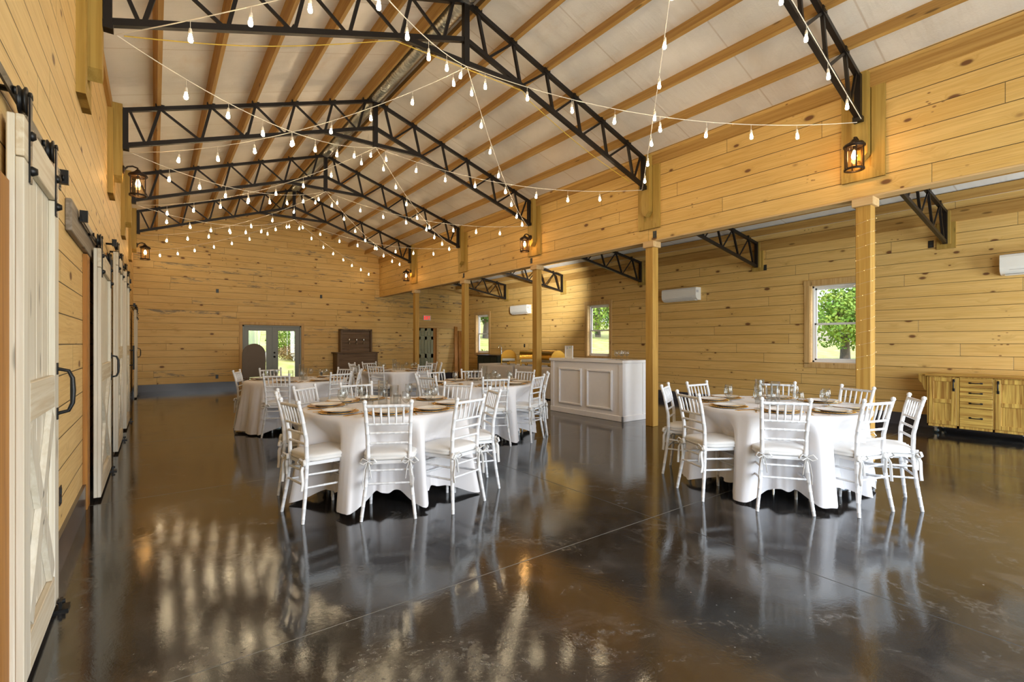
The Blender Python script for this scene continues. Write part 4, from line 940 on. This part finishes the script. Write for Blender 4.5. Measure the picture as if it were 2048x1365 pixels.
def chafer(label, loc, rz, openl):
    t = thing('chafing_dish', label, 'chafing dish', loc, rz, 'gold roll top chafing dishes'); G = M['goldglass']; hw, hl = .20, .30
    for sx in (-1, 1):
        for sy in (-1, 1): obj('leg', MB().tube([(sx * hw, sy * (hl - .03), .0), (sx * hw, sy * (hl - .03), .18)], .011, 8).lathe([(0, 0), (.02, 0), (.016, .012), (.011, .02)], (sx * hw, sy * (hl - .03), 0), 10), G, t)
    fr = MB()
    for sx in (-1, 1): fr.beam((sx * hw, -hl, .185), (sx * hw, hl, .185), .02, .02)
    for sy in (-1, 1): fr.beam((-hw, sy * hl, .185), (hw, sy * hl, .185), .02, .02); fr.beam((-hw, sy * (hl - .03), .06), (hw, sy * (hl - .03), .06), .01, .01)
    obj('stand', fr, G, t)
    obj('water_pan', MB().bbox(-hw + .015, hw - .015, -hl + .015, hl - .015, .10, .205, .012), M['silver'], t)
    n = 20; ld = MB(); a0, a1 = (0.0, pi) if not openl else (radians(75), radians(255))
    vs = []; R_ = hw + .012
    for yy, k in ((-hl, 1.), (hl, 1.)): vs += [(cos(a0 + (a1 - a0) * i / n) * R_, yy, .20 + sin(a0 + (a1 - a0) * i / n) * R_) for i in range(n + 1)]
    vs2 = [(x * .965, y_ * .99, .20 + (z - .20) * .965) for x, y_, z in vs]
    f = [(i, i + 1, n + 2 + i, n + 1 + i) for i in range(n)]
    ld.add(vs, f, True); ld.add(vs2, f, True)
    for st in (0, n + 1):
        base = len(ld.v); ld.add([vs[st + i] for i in range(n + 1)], [tuple(range(n + 1))])
    obj('roll_lid', ld, G, t)
    ends = MB()
    obj('lid_handle', MB().tube([(cos((a0 + a1) / 2 - .5) * R_, -.06, .20 + sin((a0 + a1) / 2 - .5) * R_), (cos((a0 + a1) / 2 - .5) * (R_ + .04), -.05, .20 + sin((a0 + a1) / 2 - .5) * (R_ + .04)), (cos((a0 + a1) / 2 - .5) * (R_ + .04), .05, .20 + sin((a0 + a1) / 2 - .5) * (R_ + .04)), (cos((a0 + a1) / 2 - .5) * R_, .06, .20 + sin((a0 + a1) / 2 - .5) * R_)], .007, 8), G, t)
    for sy in (-.13, .13): obj('burner', MB().lathe([(0, .0), (.04, .0), (.042, .05), (.03, .055), (0, .055)], (0, sy, 0), 14), G, t)
    return t
chafer('round gold chafing dish with closed dome lid at the left of the buffet', (8.0, 10.95, .77), radians(-35), False)
chafer('long gold chafing dish with its lid rolled open in the middle of the buffet', (8.05, 10.0, .77), radians(50), False)
chafer('gold chafing dish half hidden behind the post at the right of the buffet', (8.02, 9.13, .77), radians(-10), False)
# ------------------------------------------------------------------ sink cabinet
t = thing('sink_cabinet', 'dark green cabinet with black counter under the farthest aisle window', 'cabinet', (9.55, 13.75, 0))
obj('body', MB().bbox(.02, .53, 0, 1.28, .06, .90, .004), M['cabinet'], t); obj('kickboard', MB().box(.06, .53, .02, 1.26, 0, .06), M['blackplastic'], t)
obj('counter', MB().bbox(-.01, .54, -.02, 1.30, .90, .94, .004), M['blackplastic'], t)
for k in range(3): obj('door', MB().bbox(.0, .02, .02 + k * .42, .02 + k * .42 + .40, .10, .87, .004), M['cabinet'], t)
obj('faucet', MB().tube([(.40, .30, .94), (.40, .30, 1.20), (.385, .30, 1.26), (.34, .30, 1.29), (.29, .30, 1.26), (.28, .30, 1.20)], .012, 8).lathe([(0, 0), (.03, 0), (.025, .02), (.014, .04)], (.40, .30, .94), 12), M['silver'], t)
for i, (x, z0, dx) in enumerate(((9.62, 2.02, .14), (9.80, 1.85, .12))):
    tag(obj('plank', MB().beam((x - dx, WB - .42, .01), (x + .05, WB - .04, z0), .14, .03, (0, 1, 0)), M['jamb']), 'brown plank leaning in the back corner, %s of two' % ('taller' if i == 0 else 'shorter'), 'plank', 'planks in the corner')
# ------------------------------------------------------------------ air conditioners
def ac(label, y, x=WR):
    t = thing('air_conditioner', label, 'air conditioner', (x, y, 2.36), 0, 'wall mounted air conditioners'); w_ = .46
    pf = [(0, 0), (-.12, 0), (-.185, .045), (-.205, .10), (-.205, .25), (-.19, .285), (0, .29)]
    obj('casing', MB().prism([(p[0], p[1]) for p in pf], -w_, w_, 'y'), M['plastic'], t)
    obj('air_flap', MB().box(-.165, -.06, -w_ + .05, w_ - .05, -.012, -.004), M['plastic'], t)
    obj('vent_slot', MB().box(-.20, -.199 + .0, -w_ + .1, w_ - .1, .058, .063).box(-.15, -.05, -w_ + .06, w_ - .06, -.003, .001), M['inkk'], t)
    obj('side_grille', MB().box(-.19, -.10, -w_ - .003, -w_, .17, .19).box(-.19, -.10, -w_ - .003, -w_, .20, .22), M['inkk'], t)
    obj('top_grille', MB().box(-.17, -.03, -w_ + .04, w_ - .04, .289, .292), M['inkk'], t)
ac('white wall air conditioner between the first two aisle windows', 6.78)
ac('white wall air conditioner in the bright patch, beyond the buffet post', 13.0)
ac('white wall air conditioner cut off by the right edge of the view', .95)
# added flood light, unseen behind the buffet post, to brighten the aisle wall patch
t = thing('added_flood_light', 'added small flood light, unseen behind the buffet post, brightening the aisle wall', 'lamp', (XU + .14, TY[2] + .10, 2.75))
obj('housing', MB().bbox(-.01, .05, -.02, .05, -.05, .05, .006), M['blackplastic'], t)
obj('lens', MB().box(.05, .053, -.01, .04, -.04, .04), emis('added_flood_lens', (1, .98, .92), 20.), t)
sp = bpy.data.lights.new('added_flood_beam', 'SPOT'); sp.energy = 900; sp.spot_size = radians(52); sp.spot_blend = 1.; sp.color = (1, .97, .88); sp.shadow_soft_size = .03
o = bpy.data.objects.new('added_flood_beam', sp); COL.objects.link(o); o.parent = t; o.location = (.09, .06, 0)
o.rotation_euler = Vector((10.0 - 6.7, 12.2 - 8.1, 2.95 - 2.75)).to_track_quat('-Z', 'Y').to_euler()
# ------------------------------------------------------------------ exit sign
t = thing('exit_sign', 'lit EXIT sign with red letters above the six panel door', 'sign', (8.41, WB - .025, 2.335), 0)
obj('casing', MB().bbox(-.16, .16, -.02, .024, -.095, .095, .006), M['plastic'], t)
tl = MB(); Hh = .13; Lw = .05
def seg(x0, x1, z0, z1): tl.box(x0, x1, -.0235, -.020, z0, z1)
x = -.125; q = .02
seg(x, x + q, -Hh / 2, Hh / 2); [seg(x, x + Lw, z, z + q) for z in (-Hh / 2, -q / 2, Hh / 2 - q)]
x = -.055; tl.beam((x + q / 2, -.022, -Hh / 2), (x + Lw, -.022, Hh / 2), q, .003, (0, 1, 0)); tl.beam((x + Lw, -.022, -Hh / 2), (x + q / 2, -.022, Hh / 2), q, .003, (0, 1, 0))
x = .02; seg(x, x + q, -Hh / 2, Hh / 2)
x = .055; seg(x, x + .065, Hh / 2 - q, Hh / 2); seg(x + .026, x + .026 + q, -Hh / 2, Hh / 2)
obj('lettering', tl, M['redtext'], t)
# ------------------------------------------------------------------ beer tap wall
t = thing('tap_bar', 'dark wood draught tap bar with three chrome taps on the back wall', 'bar', (4.86, 0, 0))
obj('counter_body', MB().bbox(.02, 1.36, 16.28, 16.80, .0, 1.02, .004), M['darkwood'], t)
obj('counter_top', MB().bbox(-.04, 1.42, 16.24, 16.82, 1.02, 1.06, .006), M['darkwood'], t)
obj('corner_post', MB().bbox(.0, .06, 16.26, 16.32, 0, 1.02), M['darkwood_z'], t); obj('corner_post', MB().bbox(1.32, 1.38, 16.26, 16.32, 0, 1.02), M['darkwood_z'], t)
mb = MB()
for k in range(5): mb.bbox(.26, 1.24, 16.66, 16.69, 1.06 + k * .15, 1.06 + k * .15 + .147, .003)
obj('back_panel', mb, M['darkwood'], t)
obj('tap_frame', MB().bbox(.20, .26, 16.58, 16.82, 1.06, 1.83).bbox(1.24, 1.30, 16.58, 16.82, 1.06, 1.83).bbox(.20, 1.30, 16.58, 16.82, 1.80, 1.85), M['darkwood_z'], t)
for k in range(3):
    xx = .50 + k * .25
    tp = obj('tap', MB().tube([(xx, 16.66, 1.40), (xx, 16.58, 1.40), (xx, 16.56, 1.36), (xx, 16.55, 1.32)], .013, 8).lathe([(0, 0), (.025, 0), (.025, .01), (0, .012)], n=12, M=Matrix.Translation((xx, 16.66, 1.40)) @ Matrix.Rotation(pi / 2, 4, 'X')), M['silver'], t)
    obj('tap_handle', MB().lathe([(.006, 0), (.010, .02), (.016, .08), (.013, .11), (0, .12)], (xx, 16.58, 1.41), 10), M['silver'], tp)
# ------------------------------------------------------------------ easel with arched board
t = thing('easel', 'brown folding easel standing in front of the glass double door', 'easel', (2.15, 14.75, 0), radians(12))
for s in (-1, 1): obj('leg', MB().beam((s * .26, -.12, 0), (s * .05, .05, 1.16), .03, .02), M['darkwood_z'], t)
obj('rear_leg', MB().beam((0, .42, 0), (0, .06, 1.13), .03, .02), M['darkwood_z'], t); obj('shelf', MB().bbox(-.26, .26, -.12, -.03, .40, .43), M['darkwood'], t)
obj('crossbar', MB().box(-.09, .09, .02, .045, .93, .97).box(-.03, .03, .0, .02, .93, 1.02), M['darkwood'], t)
pl = [(-.30, .44), (.30, .44)] + [(.30 - 0, .98)] + [(.30 * cos(a), 1.05 + .30 * sin(a)) for a in [pi * k / 16 for k in range(1, 16)]] + [(-.30, .98)]
o = obj('arched_board', MB().prism(pl, -.035, -.015), M['board'], None, (2.15 + .015, 14.72, 0), (0, 0, radians(12))); tag(o, 'dark brown arched board resting on the easel', 'board')
# ================================================================== OUTSIDE
def tree(label, x, y, h, r, zc, trunk_r, leaf, seed, n=2600, ls=.26, squash=.8, group='trees outside'):
    rnd = random.Random(seed); t = thing('tree', label, 'tree', (x, y, -.2), 0, group)
    tr = MB().tube([(0, 0, 0), (rnd.uniform(-.1, .1), 0, h * .25), (rnd.uniform(-.3, .3), .1, h * .5), (0, 0, h * .85)], [trunk_r, trunk_r * .8, trunk_r * .6, trunk_r * .2], 9)
    for k in range(6):
        a = rnd.uniform(0, 6.28); zz = h * rnd.uniform(.22, .5); tr.tube([(0, 0, zz), (cos(a) * r * .4, sin(a) * r * .4, zz + r * .35), (cos(a) * r * .75, sin(a) * r * .75, zz + r * .55)], [trunk_r * .4, trunk_r * .25, trunk_r * .1], 6)
    obj('trunk', tr, M['bark'], t); lf = MB(); cl = [(rnd.gauss(0, .5) * r, rnd.gauss(0, .5) * r, zc + rnd.uniform(-.8, .8) * r * squash, rnd.uniform(.3, .5) * r) for _ in range(16)]
    for i in range(n):
        c = rnd.choice(cl); v = Vector((rnd.gauss(0, 1), rnd.gauss(0, 1), rnd.gauss(0, 1))).normalized() * c[3] * rnd.uniform(.75, 1.02)
        p = Vector(c[:3]) + v; a = Vector((rnd.gauss(0, 1), rnd.gauss(0, 1), rnd.gauss(0, 1))).normalized(); b = a.cross(v).normalized() * ls; a = a * ls
        lf.add([(p - a * .5)[:], (p - b * .3)[:], (p + a * .5)[:], (p + b * .3)[:]], [(0, 1, 2, 3)])
    obj('foliage', lf, M[leaf], t); return t
def gz(y): return -.18 + max(0., min(60., y - 21.)) * .10
def tree_at(label, u, t_, h, r, zc, tr_, leaf, seed, n, ls, sq):
    k = (u - 1024) / 963.8; x = (k * cos(TH) + sin(TH)) * t_; y = (-k * sin(TH) + cos(TH)) * t_
    o = tree(label, x, y, h, r, zc, tr_, leaf, seed, n, ls, sq); o.location.z = gz(y) - .05; return o
tree_at('spreading bright green tree with forked trunk seen through the nearest aisle window', 1690, 45, 6.8, 4.6, 4.1, .45, 'leaf', 11, 6500, .36, .42)
tree_at('tall green tree seen through the middle aisle window', 1196, 64, 9, 5.5, 4.2, .4, 'leaf', 13, 5200, .42, .5)
tree_at('darker tree at the right of the middle aisle window', 1228, 88, 8, 4.0, 3.6, .3, 'leafd', 14, 3200, .4, .5)
tree_at('dark evergreen tree filling the top of the farthest aisle window', 972, 50, 7, 4.2, 3.4, .4, 'leafd', 15, 5200, .36, .45)
def shrub(label, x, y, h, r, leaf, seed, n=900, ls=.14):
    rnd = random.Random(seed); t = thing('shrub', label, 'shrub', (x, y, gz(y) - .03)); st = MB(); lf = MB()
    for k in range(9): a = rnd.uniform(0, 6.28); st.tube([(0, 0, 0), (cos(a) * r * .4, sin(a) * r * .4, h * .5), (cos(a) * r * .8, sin(a) * r * .8, h * .9)], [.025, .015, .006], 5)
    obj('stems', st, M['bark'], t)
    for i in range(n):
        v = Vector((rnd.gauss(0, 1), rnd.gauss(0, 1), rnd.gauss(0, 1))).normalized() * rnd.uniform(.5, 1.); p = Vector((v.x * r, v.y * r, h * .5 + v.z * h * .5))
        a = Vector((rnd.gauss(0, 1), rnd.gauss(0, 1), rnd.gauss(0, 1))).normalized(); b = a.cross(Vector((.3, .5, .8))).normalized() * ls; a = a * ls
        lf.add([(p - a * .5)[:], (p - b * .3)[:], (p + a * .5)[:], (p + b * .3)[:]], [(0, 1, 2, 3)])
    obj('foliage', lf, M[leaf], t)
shrub('bright yellow green shrub outside the right pane of the double door', 6.15, 30.3, 1.5, 1.1, 'leaf', 21, 1500)
shrub('dry brown brush below the yellow green shrub outside the double door', 6.0, 27.4, .85, 1.0, 'drybush', 22, 1400, .12)
shrub('low leafy bush outside the farthest aisle window', 13.9, 21.4, 1.2, .7, 'leaf', 23, 900)
t = thing('tall_grass_clump', 'tall upright green blades outside the left pane of the double door', 'plant', (4.45, 30.6, gz(30.6) - .02)); g = MB()
for k in range(60):
    rnd = random.Random(k); a = rnd.uniform(0, 6.28); rr = rnd.uniform(0, .35); hh = rnd.uniform(1.4, 2.3); b = (cos(a) * rr, sin(a) * rr, 0); g.tube([b, (b[0] * 1.15, b[1] * 1.15, hh * .6), (b[0] * 1.5, b[1] * 1.5, hh)], [.016, .012, .002], 4)
obj('blades', g, M['leaf'], t)
tag(obj('boulder', MB().lathe([(0, .0), (.8, .05), (.9, .25), (.7, .45), (.2, .55), (0, .56)], n=9), M['stone'], None, (4.0, 27.6, gz(27.6) - .05)), 'pale grey boulder on the lawn beyond the double door', 'stone')
t = thing('sawhorse', 'thin red metal trestle standing outside the middle aisle window', 'trestle', (13.6, 12.9, -.18), radians(-40)); mb = MB()
obj('top_bar', MB().beam((-.8, 0, 1.0), (.8, 0, 1.0), .04, .04), M['red'], t)
for x in (-.6, -.2, .2, .6):
    for s in (-1, 1): obj('leg', MB().beam((x, 0, 1.0), (x + s * .18, s * .25, 0), .022, .022), M['red'], t)
